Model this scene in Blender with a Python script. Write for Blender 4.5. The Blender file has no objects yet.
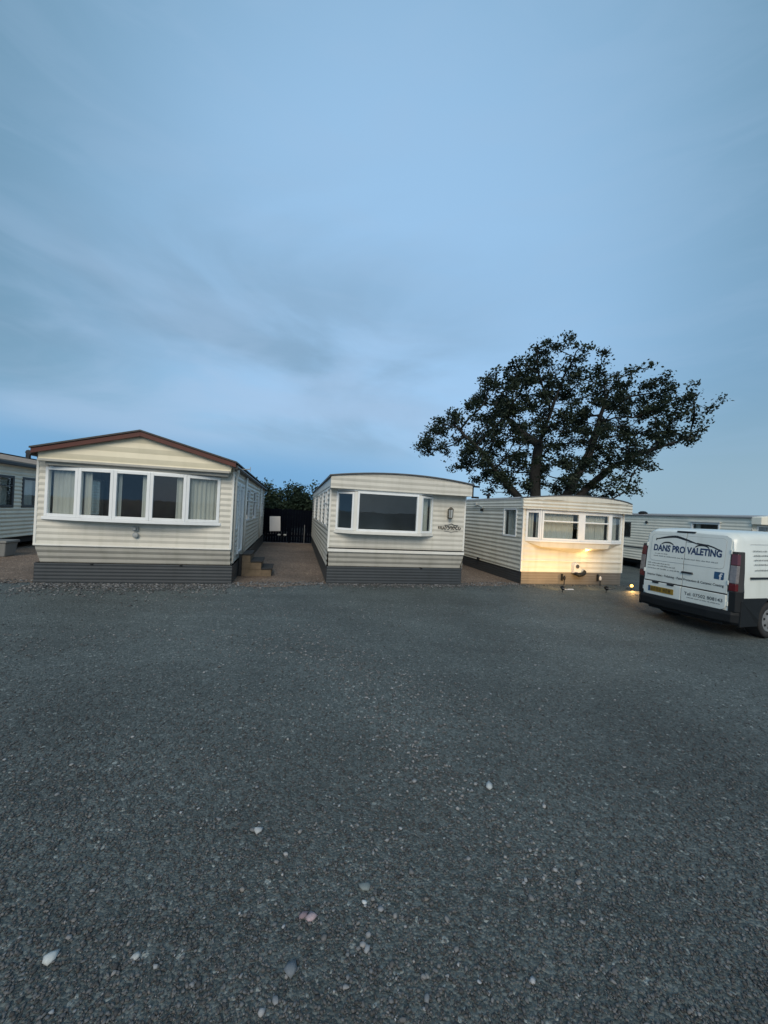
import bpy, bmesh, math, random
import numpy as np
from mathutils import Vector, Matrix
random.seed(7); np.random.seed(7)
PI = math.pi
R = math.radians
scene = bpy.context.scene
COL = scene.collection

# ------------------------------------------------------------------ helpers
class MB:
    """collects polygons and links them as one mesh object"""
    def __init__(s): s.v = []; s.f = []
    def poly(s, pts):
        n = len(s.v); s.v += [tuple(p) for p in pts]; s.f.append(tuple(range(n, n + len(pts))))
    def hexa(s, p):      # 8 points: bottom ring 0-3, top ring 4-7
        n = len(s.v); s.v += [tuple(q) for q in p]
        for a in ((0,3,2,1),(4,5,6,7),(0,1,5,4),(1,2,6,5),(2,3,7,6),(3,0,4,7)):
            s.f.append(tuple(n + i for i in a))
    def box(s, x0, x1, y0, y1, z0, z1):
        s.hexa([(x0,y0,z0),(x1,y0,z0),(x1,y1,z0),(x0,y1,z0),(x0,y0,z1),(x1,y0,z1),(x1,y1,z1),(x0,y1,z1)])
    def prism(s, a, b):  # two equal rings, capped
        n = len(s.v); k = len(a); s.v += [tuple(q) for q in a] + [tuple(q) for q in b]
        s.f.append(tuple(n + i for i in range(k))[::-1]); s.f.append(tuple(n + k + i for i in range(k)))
        for i in range(k):
            j = (i + 1) % k; s.f.append((n+i, n+j, n+k+j, n+k+i))
    def tube(s, path, rad, seg=8):
        path = [Vector(p) for p in path]
        if not hasattr(rad, '__len__'): rad = [rad] * len(path)
        n = len(s.v); up = None
        for i, p in enumerate(path):
            t = (path[min(i+1, len(path)-1)] - path[max(i-1, 0)]).normalized()
            if up is None:
                up = t.orthogonal().normalized()
            else:
                up = (up - t * up.dot(t))
                up = up.normalized() if up.length > 1e-4 else t.orthogonal().normalized()
            w = t.cross(up)
            for k in range(seg):
                a = 2 * PI * k / seg
                s.v.append(tuple(p + (up * math.cos(a) + w * math.sin(a)) * rad[i]))
        for i in range(len(path) - 1):
            for k in range(seg):
                a = n + i*seg + k; b = n + i*seg + (k+1) % seg
                s.f.append((a, b, b + seg, a + seg))
        s.f.append(tuple(n + k for k in range(seg))[::-1])
        s.f.append(tuple(n + (len(path)-1)*seg + k for k in range(seg)))
    def lathe(s, prof, M=Matrix(), seg=24):   # prof: (radius, height) about local z
        n = len(s.v)
        for r, z in prof:
            for k in range(seg):
                a = 2*PI*k/seg; s.v.append(tuple(M @ Vector((r*math.cos(a), r*math.sin(a), z))))
        for i in range(len(prof)-1):
            for k in range(seg):
                a = n+i*seg+k; b = n+i*seg+(k+1) % seg
                s.f.append((a, b, b+seg, a+seg))
        s.f.append(tuple(n+k for k in range(seg))[::-1]); s.f.append(tuple(n+(len(prof)-1)*seg+k for k in range(seg)))
    def build(s, name, mat, parent=None, smooth=False, bevel=0, normals=True):
        me = bpy.data.meshes.new(name)
        me.from_pydata(s.v, [], s.f)
        if normals or bevel:
            bm = bmesh.new(); bm.from_mesh(me)
            if normals: bmesh.ops.recalc_face_normals(bm, faces=bm.faces)
            if bevel:
                ed = [e for e in bm.edges if e.is_manifold and e.calc_face_angle(0) > .5]
                bmesh.ops.bevel(bm, geom=ed, offset=bevel, segments=2, affect='EDGES', profile=.5)
            bm.to_mesh(me); bm.free()
        me.materials.append(mat)
        if smooth: me.polygons.foreach_set('use_smooth', [True]*len(me.polygons))
        o = bpy.data.objects.new(name, me); COL.objects.link(o)
        if parent: o.parent = parent
        return o

def tag(o, label, cat, group=None, kind=None):
    if label: o['label'] = label
    if cat: o['category'] = cat
    if group: o['group'] = group
    if kind: o['kind'] = kind
    return o
def empty(name, loc, rz, label, cat, group=None):
    o = bpy.data.objects.new(name, None); COL.objects.link(o)
    o.location = loc; o.rotation_euler = (0, 0, rz); o.empty_display_size = .2
    return tag(o, label, cat, group)

# ------------------------------------------------------------------ materials
def nodes(name):
    m = bpy.data.materials.new(name); m.use_nodes = True
    nt = m.node_tree; return m, nt, nt.nodes['Principled BSDF']
def mat(name, col, rough=.6, var=.12, scale=3.0, streak=0.0, bump=0.0, bscale=60, metal=0, spec=.5, coat=0):
    """base colour with uneven tone, vertical dirt streaks and fine bump"""
    m, nt, b = nodes(name); N = nt.nodes; L = nt.links
    tc = N.new('ShaderNodeTexCoord')
    n1 = N.new('ShaderNodeTexNoise'); n1.inputs['Scale'].default_value = scale; n1.inputs['Detail'].default_value = 6
    L.new(tc.outputs['Object'], n1.inputs['Vector'])
    mr = N.new('ShaderNodeMapRange'); mr.inputs[1].default_value = .3; mr.inputs[2].default_value = .7
    mr.inputs[3].default_value = 1 - var; mr.inputs[4].default_value = 1 + var * .6
    L.new(n1.outputs['Fac'], mr.inputs[0])
    mx = N.new('ShaderNodeMix'); mx.data_type = 'RGBA'; mx.blend_type = 'MULTIPLY'; mx.inputs[0].default_value = 1
    mx.inputs[6].default_value = (*col, 1)
    L.new(mr.outputs[0], mx.inputs[7]); out = mx.outputs[2]
    if streak:
        mp = N.new('ShaderNodeMapping'); mp.inputs['Scale'].default_value = (5, 5, .6)
        L.new(tc.outputs['Object'], mp.inputs[0])
        n2 = N.new('ShaderNodeTexNoise'); n2.inputs['Scale'].default_value = 1.3; n2.inputs['Detail'].default_value = 5
        L.new(mp.outputs[0], n2.inputs['Vector'])
        r2 = N.new('ShaderNodeMapRange'); r2.inputs[1].default_value = .5; r2.inputs[2].default_value = .75
        r2.inputs[3].default_value = 0; r2.inputs[4].default_value = streak
        L.new(n2.outputs['Fac'], r2.inputs[0])
        m2 = N.new('ShaderNodeMix'); m2.data_type = 'RGBA'
        m2.inputs[7].default_value = (col[0]*.50, col[1]*.53, col[2]*.44, 1)
        L.new(r2.outputs[0], m2.inputs[0]); L.new(out, m2.inputs[6]); out = m2.outputs[2]
    L.new(out, b.inputs['Base Color'])
    b.inputs['Roughness'].default_value = rough; b.inputs['Metallic'].default_value = metal
    b.inputs['Specular IOR Level'].default_value = spec
    if coat: b.inputs['Coat Weight'].default_value = coat; b.inputs['Coat Roughness'].default_value = .08
    if bump:
        n3 = N.new('ShaderNodeTexNoise'); n3.inputs['Scale'].default_value = bscale; n3.inputs['Detail'].default_value = 4
        L.new(tc.outputs['Object'], n3.inputs['Vector'])
        bp = N.new('ShaderNodeBump'); bp.inputs['Strength'].default_value = bump; bp.inputs['Distance'].default_value = .01
        L.new(n3.outputs['Fac'], bp.inputs['Height']); L.new(bp.outputs[0], b.inputs['Normal'])
    return m
def emit(name, col, strength):
    m, nt, b = nodes(name)
    b.inputs['Base Color'].default_value = (*col, 1)
    b.inputs['Emission Color'].default_value = (*col, 1); b.inputs['Emission Strength'].default_value = strength
    return m
def glass(name, tint=(.90, .93, .93), ior=1.45, wav=.05):
    m, nt, b = nodes(name); N = nt.nodes; L = nt.links
    N.remove(b)
    tr = N.new('ShaderNodeBsdfTransparent'); tr.inputs[0].default_value = (*tint, 1)
    gl = N.new('ShaderNodeBsdfGlossy'); gl.inputs['Roughness'].default_value = .015
    fr = N.new('ShaderNodeFresnel'); fr.inputs[0].default_value = ior
    ad = N.new('ShaderNodeMath'); ad.operation = 'MULTIPLY'; ad.inputs[1].default_value = 2.6; ad.use_clamp = True
    L.new(fr.outputs[0], ad.inputs[0])
    n3 = N.new('ShaderNodeTexNoise'); n3.inputs['Scale'].default_value = 1.6
    tc = N.new('ShaderNodeTexCoord'); L.new(tc.outputs['Object'], n3.inputs['Vector'])
    bp = N.new('ShaderNodeBump'); bp.inputs['Strength'].default_value = wav; bp.inputs['Distance'].default_value = .03
    L.new(n3.outputs['Fac'], bp.inputs['Height']); L.new(bp.outputs[0], gl.inputs['Normal'])
    ge = N.new('ShaderNodeNewGeometry'); ff = N.new('ShaderNodeMath'); ff.operation = 'SUBTRACT'; ff.inputs[0].default_value = 1; L.new(ge.outputs['Backfacing'], ff.inputs[1])
    a2 = N.new('ShaderNodeMath'); a2.operation = 'MULTIPLY'; L.new(ad.outputs[0], a2.inputs[0]); L.new(ff.outputs[0], a2.inputs[1])
    mx = N.new('ShaderNodeMixShader'); L.new(a2.outputs[0], mx.inputs[0])
    L.new(tr.outputs[0], mx.inputs[1]); L.new(gl.outputs[0], mx.inputs[2])
    L.new(mx.outputs[0], N['Material Output'].inputs[0])
    return m

M = {}
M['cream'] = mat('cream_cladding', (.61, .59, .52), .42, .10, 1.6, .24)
M['cream_shaded'] = mat('cream_cladding_shaded', (.38, .37, .33), .5, .12, 2.0, .25)  # shade of the down-facing aprons and ledge put into a darker cream
M['gable'] = mat('yellowed_cream_panel', (.70, .64, .48), .45, .10, 1.3, .12)
M['cream_b'] = mat('pale_cream_cladding', (.59, .57, .505), .42, .10, 1.6, .26)
M['white_c'] = mat('off_white_cladding', (.63, .61, .53), .42, .10, 1.7, .24)
M['pale_d'] = mat('pale_cladding', (.78, .75, .64), .5, .08, 1.5, .12)
M['grey_f'] = mat('grey_green_cladding', (.72, .68, .56), .5, .1, 1.5, .15)
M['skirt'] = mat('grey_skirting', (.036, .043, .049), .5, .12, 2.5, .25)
M['skirt_lit'] = mat('warm_lit_skirting', (.16, .145, .125), .5, .12, 2.5, .25)  # warm lamp light on the front skirting painted into its lighter brown
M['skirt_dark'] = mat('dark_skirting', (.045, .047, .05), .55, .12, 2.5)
M['upvc'] = mat('white_window_plastic', (.78, .80, .80), .3, .05, 4, .08)
M['trim'] = mat('white_trim', (.72, .71, .66), .4, .06, 3, .15)
M['greyframe'] = mat('dark_window_frame', (.025, .028, .032), .4, .1)
M['red'] = mat('red_brown_barge_board', (.080, .014, .006), .5, .15, 4, .2)
M['rooftile'] = mat('dark_roof_sheet', (.05, .047, .045), .65, .2, 5, 0, .3, 40)
M['roofbrown'] = mat('brown_roof_tiles', (.30, .23, .175), .8, .25, 7, 0, .5, 30)
M['roofgrey'] = mat('grey_roof_sheet', (.30, .30, .30), .5, .15, 2)
M['edge'] = mat('dark_metal_edge', (.07, .075, .08), .5, .1)
M['gutter'] = mat('black_gutter', (.02, .02, .022), .45, .1)
M['glass'] = glass('window_glass')
M['curtain'] = mat('white_curtain', (.50, .49, .45), .9, .08, 2)
M['curtain_cream'] = mat('cream_curtain', (.52, .51, .44), .9, .1, 2)
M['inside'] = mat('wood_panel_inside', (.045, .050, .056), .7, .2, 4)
M['inside_reflect'] = mat('reflection_tone_panel', (.24, .28, .30), .7, .25, 1.2)  # blue-grey tone stands in for the reflection in the wide front window
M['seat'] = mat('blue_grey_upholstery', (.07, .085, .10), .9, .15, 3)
M['wood'] = mat('weathered_timber', (.145, .108, .070), .8, .3, 7, .35, .4, 50)
M['rubber'] = mat('black_rubber', (.02, .02, .02), .85, .15, 9, 0, .3, 90)
M['black'] = mat('black_plastic', (.008, .010, .012), .6, .1, 5, 0, .2, 200, 0, .3)
M['bluefence'] = mat('dark_navy_paint', (.0022, .0035, .0075), .95, .3, 4, 0, .2, 60, 0, .05)
M['board'] = mat('white_board', (.62, .62, .62), .6, .06, 2)
M['palegrey'] = mat('pale_grey_plastic', (.35, .37, .37), .5, .1)
M['bin'] = mat('grey_plastic', (.20, .21, .21), .6, .1, 3, .2)
M['metalpole'] = mat('galvanised_pole', (.32, .33, .35), .45, .15, 9, 0, 0, 60, .7)
M['emblem'] = mat('dark_emblem', (.05, .048, .045), .5, .1)
M['bark'] = mat('tree_bark', (.026, .025, .023), .9, .35, 3, 0, .8, 14)
M['chassis'] = mat('dark_steel_chassis', (.012, .012, .013), .8, .2)
M['brass'] = mat('aged_brass', (.10, .09, .07), .5, .2)

def leafmat(name, a, b_):
    m, nt, b = nodes(name); N = nt.nodes; L = nt.links
    tc = N.new('ShaderNodeTexCoord')
    n = N.new('ShaderNodeTexNoise'); n.inputs['Scale'].default_value = 1.1; n.inputs['Detail'].default_value = 5
    L.new(tc.outputs['Object'], n.inputs['Vector'])
    cr = N.new('ShaderNodeValToRGB'); cr.color_ramp.elements[0].color = (*a, 1); cr.color_ramp.elements[1].color = (*b_, 1)
    cr.color_ramp.elements[0].position = .35; cr.color_ramp.elements[1].position = .68
    L.new(n.outputs['Fac'], cr.inputs[0]); L.new(cr.outputs[0], b.inputs['Base Color'])
    b.inputs['Roughness'].default_value = .65; b.inputs['Specular IOR Level'].default_value = .25
    tl = N.new('ShaderNodeBsdfTranslucent'); L.new(cr.outputs[0], tl.inputs[0])
    mx = N.new('ShaderNodeMixShader'); mx.inputs[0].default_value = .25
    L.new(b.outputs[0], mx.inputs[1]); L.new(tl.outputs[0], mx.inputs[2])
    L.new(mx.outputs[0], N['Material Output'].inputs[0])
    return m
M['leaf'] = leafmat('oak_leaves', (.016, .027, .018), (.032, .047, .027))
M['hedge'] = leafmat('hedge_leaves', (.016, .032, .022), (.040, .066, .040))

def gravelmat(name, dark, light, pale, s1=70, s2=26, patch=(.70, 1.28), palefrac=.965, cover=.62):
    """loose stone chippings: cell-sized stones in two sizes, each with its own tone, real bump"""
    m, nt, b = nodes(name); N = nt.nodes; L = nt.links
    tc = N.new('ShaderNodeTexCoord')
    w = N.new('ShaderNodeTexNoise'); w.inputs['Scale'].default_value = 45
    L.new(tc.outputs['Object'], w.inputs['Vector'])
    wm = N.new('ShaderNodeVectorMath'); wm.operation = 'MULTIPLY_ADD'; wm.inputs[1].default_value = (.012, .012, 0)
    L.new(w.outputs['Color'], wm.inputs[0]); L.new(tc.outputs['Object'], wm.inputs[2])
    def vor(sc):
        v = N.new('ShaderNodeTexVoronoi'); v.inputs['Scale'].default_value = sc; v.inputs['Randomness'].default_value = 1
        v.voronoi_dimensions = '2D'
        L.new(wm.outputs[0], v.inputs['Vector']); return v
    v1 = vor(s1); v2 = vor(s2)
    def ramp(src, st):
        c = N.new('ShaderNodeValToRGB'); e = c.color_ramp.elements
        e[0].position, e[0].color = st[0][0], (*st[0][1], 1); e[1].position, e[1].color = st[-1][0], (*st[-1][1], 1)
        for p, q in st[1:-1]:
            k = e.new(p); k.color = (*q, 1)
        L.new(src, c.inputs[0]); return c
    sp1 = N.new('ShaderNodeSeparateColor'); L.new(v1.outputs['Color'], sp1.inputs[0])
    sp2 = N.new('ShaderNodeSeparateColor'); L.new(v2.outputs['Color'], sp2.inputs[0])
    mid = tuple((p+q)/2 for p, q in zip(dark, light))
    c1 = ramp(sp1.outputs[0], [(0, dark), (.55, mid), (.85, light), (palefrac, light), (1, pale)])
    c2 = ramp(sp2.outputs[0], [(0, dark), (.5, mid), (.88, light), (palefrac, light), (1, pale)])
    big = N.new('ShaderNodeMath'); big.operation = 'GREATER_THAN'; big.inputs[1].default_value = cover
    L.new(sp2.outputs[1], big.inputs[0])
    rd = N.new('ShaderNodeMath'); rd.operation = 'LESS_THAN'; rd.inputs[1].default_value = .42
    L.new(v2.outputs['Distance'], rd.inputs[0])
    both = N.new('ShaderNodeMath'); both.operation = 'MULTIPLY'; L.new(big.outputs[0], both.inputs[0]); L.new(rd.outputs[0], both.inputs[1])
    mx = N.new('ShaderNodeMix'); mx.data_type = 'RGBA'
    L.new(both.outputs[0], mx.inputs[0]); L.new(c1.outputs[0], mx.inputs[6]); L.new(c2.outputs[0], mx.inputs[7])
    # worn and dusty areas
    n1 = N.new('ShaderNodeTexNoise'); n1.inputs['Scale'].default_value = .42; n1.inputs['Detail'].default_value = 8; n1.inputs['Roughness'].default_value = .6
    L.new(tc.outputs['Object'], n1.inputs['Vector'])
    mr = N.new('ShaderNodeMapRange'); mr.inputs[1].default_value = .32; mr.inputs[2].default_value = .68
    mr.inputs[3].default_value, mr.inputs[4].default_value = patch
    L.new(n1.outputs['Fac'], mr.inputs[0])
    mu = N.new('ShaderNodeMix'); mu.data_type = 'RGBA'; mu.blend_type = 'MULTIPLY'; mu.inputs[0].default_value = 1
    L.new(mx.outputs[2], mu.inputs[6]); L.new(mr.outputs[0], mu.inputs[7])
    mp = N.new('ShaderNodeMapping'); mp.inputs['Rotation'].default_value = (0, 0, R(52)); mp.inputs['Scale'].default_value = (.4, 1.9, 1)
    L.new(tc.outputs['Object'], mp.inputs[0])
    n4 = N.new('ShaderNodeTexNoise'); n4.inputs['Scale'].default_value = .8; n4.inputs['Detail'].default_value = 5; n4.inputs['Distortion'].default_value = .8
    L.new(mp.outputs[0], n4.inputs['Vector'])
    m4 = N.new('ShaderNodeMapRange'); m4.inputs[1].default_value = .36; m4.inputs[2].default_value = .66; m4.inputs[3].default_value = .91; m4.inputs[4].default_value = 1.09
    L.new(n4.outputs['Fac'], m4.inputs[0])
    mw = N.new('ShaderNodeMix'); mw.data_type = 'RGBA'; mw.blend_type = 'MULTIPLY'; mw.inputs[0].default_value = 1
    L.new(mu.outputs[2], mw.inputs[6]); L.new(m4.outputs[0], mw.inputs[7]); mu = mw
    L.new(mu.outputs[2], b.inputs['Base Color']); b.inputs['Roughness'].default_value = .72; b.inputs['Specular IOR Level'].default_value = .4
    # height
    h1 = N.new('ShaderNodeMath'); h1.operation = 'MULTIPLY_ADD'; h1.inputs[1].default_value = -.6; h1.inputs[2].default_value = .6
    L.new(v1.outputs['Distance'], h1.inputs[0])
    h2 = N.new('ShaderNodeMath'); h2.operation = 'MULTIPLY_ADD'; h2.inputs[1].default_value = 1.0
    L.new(both.outputs[0], h2.inputs[0]); L.new(h1.outputs[0], h2.inputs[2])
    h3 = N.new('ShaderNodeMath'); h3.operation = 'MULTIPLY_ADD'; h3.inputs[1].default_value = .8
    L.new(sp1.outputs[1], h3.inputs[0]); L.new(h2.outputs[0], h3.inputs[2])
    bp = N.new('ShaderNodeBump'); bp.inputs['Strength'].default_value = .9; bp.inputs['Distance'].default_value = .012
    L.new(h3.outputs[0], bp.inputs['Height']); L.new(bp.outputs[0], b.inputs['Normal'])
    return m
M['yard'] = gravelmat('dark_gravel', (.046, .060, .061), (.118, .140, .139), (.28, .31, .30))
M['path'] = gravelmat('brown_gravel', (.092, .067, .050), (.245, .185, .140), (.46, .39, .34), 42, 18)
def stonemat():
    m, nt, b = nodes('loose_stone'); N = nt.nodes; L = nt.links
    at = N.new('ShaderNodeAttribute'); at.attribute_name = 'tint'
    tc = N.new('ShaderNodeTexCoord'); n = N.new('ShaderNodeTexNoise'); n.inputs['Scale'].default_value = 90
    L.new(tc.outputs['Object'], n.inputs['Vector'])
    mr = N.new('ShaderNodeMapRange'); mr.inputs[3].default_value = .7; mr.inputs[4].default_value = 1.25; L.new(n.outputs['Fac'], mr.inputs[0])
    mx = N.new('ShaderNodeMix'); mx.data_type = 'RGBA'; mx.blend_type = 'MULTIPLY'; mx.inputs[0].default_value = 1
    L.new(at.outputs['Color'], mx.inputs[6]); L.new(mr.outputs[0], mx.inputs[7]); L.new(mx.outputs[2], b.inputs['Base Color'])
    b.inputs['Roughness'].default_value = .8
    return m
M['stones'] = stonemat()

# ------------------------------------------------------------------ ground
m = MB(); S = 900.0
m.poly([(-S, -S, 0), (S, -S, 0), (S, S, 0), (-S, S, 0)])
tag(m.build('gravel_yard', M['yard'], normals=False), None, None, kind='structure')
YA, YB, YC = R(13.5), R(12.5), R(13)
OA, OB, OC = (-7.648, 8.572), (-1.422, 10.216), (4.182, 11.695)
front = [(-16, 6.5), (-11.5, 7.45), (-9.2, 7.95), (-7.7, 8.62), (-3.75, 9.55), (-3.2, 9.35), (-2.3, 9.55), (-1.45, 10.2), (2.25, 11.05), (2.6, 10.95), (3.4, 11.2), (4.15, 11.72)]
edge = []
for (x0, y0), (x1, y1) in zip(front, front[1:]):
    n = max(2, int(abs(x1 - x0) / .07))
    for i in range(n):
        t = i / n; edge.append((x0 + (x1-x0)*t + random.uniform(-.03, .03), y0 + (y1-y0)*t + random.uniform(-.09, .07), .004))
m = MB(); m.poly([(-30, 30, .004), (-30, 6.5, .004)] + edge + [(4.2, 11.75, .004), (1.0, 26, .004), (1.0, 30, .004)])
tag(m.build('brown_gravel_path', M['path'], normals=False), None, None, kind='structure')

def ico():
    t = (1 + 5 ** .5) / 2
    v = np.array([(-1,t,0),(1,t,0),(-1,-t,0),(1,-t,0),(0,-1,t),(0,1,t),(0,-1,-t),(0,1,-t),(t,0,-1),(t,0,1),(-t,0,-1),(-t,0,1)], float)
    v /= np.linalg.norm(v[0])
    f = np.array([(0,11,5),(0,5,1),(0,1,7),(0,7,10),(0,10,11),(1,5,9),(5,11,4),(11,10,2),(10,7,6),(7,1,8),(3,9,4),(3,4,2),(3,2,6),(3,6,8),(3,8,9),(4,9,5),(2,4,11),(6,2,10),(8,6,7),(9,8,1)])
    return v, f
IV, IF = ico()
def stones_mesh(name, xy, size, tint, flat=.6):
    n = len(xy)
    V = np.repeat(IV[None], n, 0) * np.random.uniform(.55, 1.4, (n, 12, 1))
    V *= np.stack([np.random.uniform(.75, 1.35, n), np.random.uniform(.55, 1.1, n), np.random.uniform(.6, 1.15, n) * flat], 1)[:, None]
    V *= size[:, None, None]
    a = np.random.uniform(0, 2*PI, n); c, s = np.cos(a)[:, None], np.sin(a)[:, None]
    x = V[..., 0] * c - V[..., 1] * s; y = V[..., 0] * s + V[..., 1] * c
    P = np.stack([x + xy[:, :1], y + xy[:, 1:], V[..., 2] + (size * flat * .55)[:, None] + .002], -1).reshape(-1, 3)
    F = (IF[None] + (np.arange(n) * 12)[:, None, None]).reshape(-1, 3)
    me = bpy.data.meshes.new(name)
    me.vertices.add(len(P)); me.vertices.foreach_set('co', P.ravel())
    me.loops.add(F.size); me.loops.foreach_set('vertex_index', F.ravel().astype(np.int32))
    me.polygons.add(len(F)); me.polygons.foreach_set('loop_start', np.arange(0, F.size, 3, dtype=np.int32))
    me.update(calc_edges=True)
    at = me.color_attributes.new('tint', 'FLOAT_COLOR', 'POINT')
    C = np.concatenate([np.repeat(tint, 12, 0), np.ones((n*12, 1))], 1)
    at.data.foreach_set('color', C.ravel())
    me.materials.append(M['stones'])
    o = bpy.data.objects.new(name, me); COL.objects.link(o); return o
def tints(n, lo, hi, warm=0.0, p=2.0):
    g = lo + (hi - lo) * np.random.uniform(0, 1, n) ** p
    w = np.random.normal(0, .035, n) + warm
    return np.clip(np.stack([g * (1 + w), g * 1.03, g * (1.06 - w)], 1), .01, .8)
# near-field chippings, thinning out with distance
n = 26000
yy = 1.05 + 6.5 * np.random.uniform(0, 1, n) ** 1.7
xx = np.random.uniform(-1.08, 1.08, n) * (yy + .3)
pat = np.sin(xx*1.3 + 1.0) * np.cos(yy*.9 + .4) + .6*np.sin(xx*3.1 - yy*2.0)
keep = np.random.uniform(0, 1, n) < np.clip(.55 + .35*pat, .12, 1) * np.where(xx > .45*yy, .55, 1)
xx, yy = xx[keep], yy[keep]; n = len(xx)
sz = .0035 + .011 * np.random.uniform(0, 1, n) ** 3.2
P1 = np.stack([xx, yy], 1); T1 = tints(n, .035, .20, 0, 2.6)
# pale stones thrown into loose lanes by turning vehicles
def lane(pts, n, wd):
    pts = np.array(pts, float); t = np.random.uniform(0, len(pts)-1.001, n); i = t.astype(int); f_ = (t-i)[:, None]
    return pts[i]*(1-f_) + pts[i+1]*f_ + np.random.normal(0, 1, (n, 2))*wd
PL = np.concatenate([lane([(-5.2, 5.2), (-3.0, 5.6), (-1.2, 5.3), (.4, 4.6), (1.2, 3.6)], 1500, .32), lane([(-1.6, 6.6), (-.6, 5.4), (.1, 4.0), (.3, 2.9)], 1100, .26), lane([(.2, 3.3), (.55, 2.8), (.9, 2.3), (1.05, 1.9)], 420, .13), lane([(-4.6, 7.6), (-1, 7.4), (3, 8.4)], 1200, .4), lane([(.0, 2.3), (.1, 1.9), (.0, 1.5)], 160, .12)])
# a looser pale scatter on top
n = 1100
y2 = 1.1 + 6.8*np.random.uniform(0, 1, n) ** 1.3; x2 = np.random.normal(.02, .42, n) * y2
P2 = np.stack([x2, y2], 1); S2 = .006 + .014*np.random.uniform(0, 1, n) ** 3; T2 = tints(n, .10, .32, .0, 1.6)
n = 95000
y3 = 1.0 + 3.9*np.random.uniform(0, 1, n)**1.45; x3 = np.random.uniform(-1.06, 1.06, n)*(y3 + .15)
k3 = np.random.uniform(0, 1, n) < np.clip((5.2 - y3)/2.2, .15, 1); x3, y3 = x3[k3], y3[k3]; n = len(x3)
P1 = np.concatenate([P1, np.stack([x3, y3], 1)]); sz = np.concatenate([sz, .0026 + .0085*np.random.uniform(0, 1, n)**2.6]); T1 = np.concatenate([T1, tints(n, .035, .125, 0, 1.3)])
nl = len(PL); P = np.concatenate([P1, P2, PL]); SZ = np.concatenate([sz, S2, .005 + .015*np.random.uniform(0, 1, nl)**2.8]); T = np.concatenate([T1, T2, tints(nl, .075, .25, 0, 1.7)])
tag(stones_mesh('loose_chippings', P, SZ*.85, T), 'loose grey stone chippings scattered over the dark gravel yard', 'gravel', kind='stuff')
# coarser pale stones spilling out along the front of the caravans
def along(a, b, n, spread, back):
    t = np.random.uniform(0, 1, n); d = np.random.gamma(1.6, spread, n) - back
    nx, ny = (b[1]-a[1]), -(b[0]-a[0]); l = math.hypot(nx, ny)
    return np.stack([a[0] + (b[0]-a[0])*t + nx/l*d, a[1] + (b[1]-a[1])*t + ny/l*d], 1)
P = np.concatenate([along((-13, 7.1), (-7.7, 8.45), 1700, .30, .5), along((-7.6, 8.5), (-3.6, 9.45), 3000, .24, -.03), along((-3.7, 9.4), (-1.4, 10.1), 1100, .22, .35),
                    along((-1.4, 10.15), (2.3, 10.95), 700, .13, -.03), along((2.3, 11.0), (4.2, 11.6), 700, .2, .35), along((4.2, 11.6), (7.8, 12.4), 260, .12, -.03), along((-7.6, 8.52), (-3.62, 9.46), 900, .05, .02), along((-1.4, 10.17), (2.3, 11.0), 800, .05, .02)])
n = len(P)
tag(stones_mesh('pale_edge_stones', P, .007 + .024*np.random.uniform(0, 1, n)**2.6, tints(n, .05, .22, .01, 1.8)), 'pale stones spilling along the front of the caravan row', 'gravel', kind='stuff')
# the stones one can pick out singly
for x, y, r, t, lab in ((-.66, 2.34, .026, (.34, .36, .37), 'pale flat pointed stone, largest left of the yard centre'),
                        (.86, 2.82, .030, (.36, .39, .40), 'pale grey stone lying furthest right among the large stones'),
                        (-1.31, 1.64, .020, (.42, .45, .45), 'whitish stone nearest the bottom left corner of the yard'),
                        (.005, 2.02, .026, (.16, .19, .19), 'dull green grey stone above a small white pebble'),
                        (-.285, 1.86, .019, (.20, .15, .17), 'dark half of a broken pinkish stone pair'),
                        (-.245, 1.86, .019, (.34, .27, .29), 'paler pink half of a broken stone pair'),
                        (.0, 1.94, .013, (.50, .52, .52), 'small round white pebble below a dull green grey stone'),
                        (-.30, 1.64, .021, (.13, .15, .17), 'dark grey stone near the bottom edge, below the pink pair'),
                        (-.62, 1.97, .016, (.20, .19, .18), 'brownish grey stone between the pointed stone and pink pair'),
                        (-.96, 1.66, .014, (.34, .36, .36), 'small light pebble right of the whitish corner stone')):
    o = stones_mesh('stone', np.array([[0., 0.]]), np.array([r*1.3]), np.array([t]), .5)
    o.location = (x, y, 0); tag(o, lab, 'stone', 'larger stones lying on the yard')

# ------------------------------------------------------------------ caravan pieces
def prof(z0, z1, pitch, dep):
    """lapped board profile between two heights: list of (offset, z)"""
    pts = []
    def off(t): # t in 0..1 within one board: a cove facing down, then a long face leaning up
        if t < .10: return dep * .25 * t / .10
        if t < .48: return dep * (.25 + .75 * ((t - .10) / .38) ** .8)
        return dep * (1 - (t - .48) / .52)
    k0 = math.floor(z0 / pitch) - 1; k1 = math.ceil(z1 / pitch) + 1
    zs = {z0, z1}
    for k in range(k0, k1):
        for t in (0, .10, .22, .34, .48, .75):
            z = (k + t) * pitch
            if z0 + 1e-4 < z < z1 - 1e-4: zs.add(z)
    for z in sorted(zs):
        t = (z / pitch) % 1.0
        if t > .9999: t = 0
        o = off(t)
        pts.append((o, z))
    return pts
def clad(mb, f, z0, z1, ul, ur, pitch=.135, dep=.0125):
    P = prof(z0, z1, pitch, dep)
    n = len(mb.v)
    for o, z in P:
        mb.v.append(tuple(f(ul(z), o, z))); mb.v.append(tuple(f(ur(z), o, z)))
    for i in range(len(P) - 1):
        a = n + 2*i; mb.f.append((a, a+1, a+3, a+2))
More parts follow.
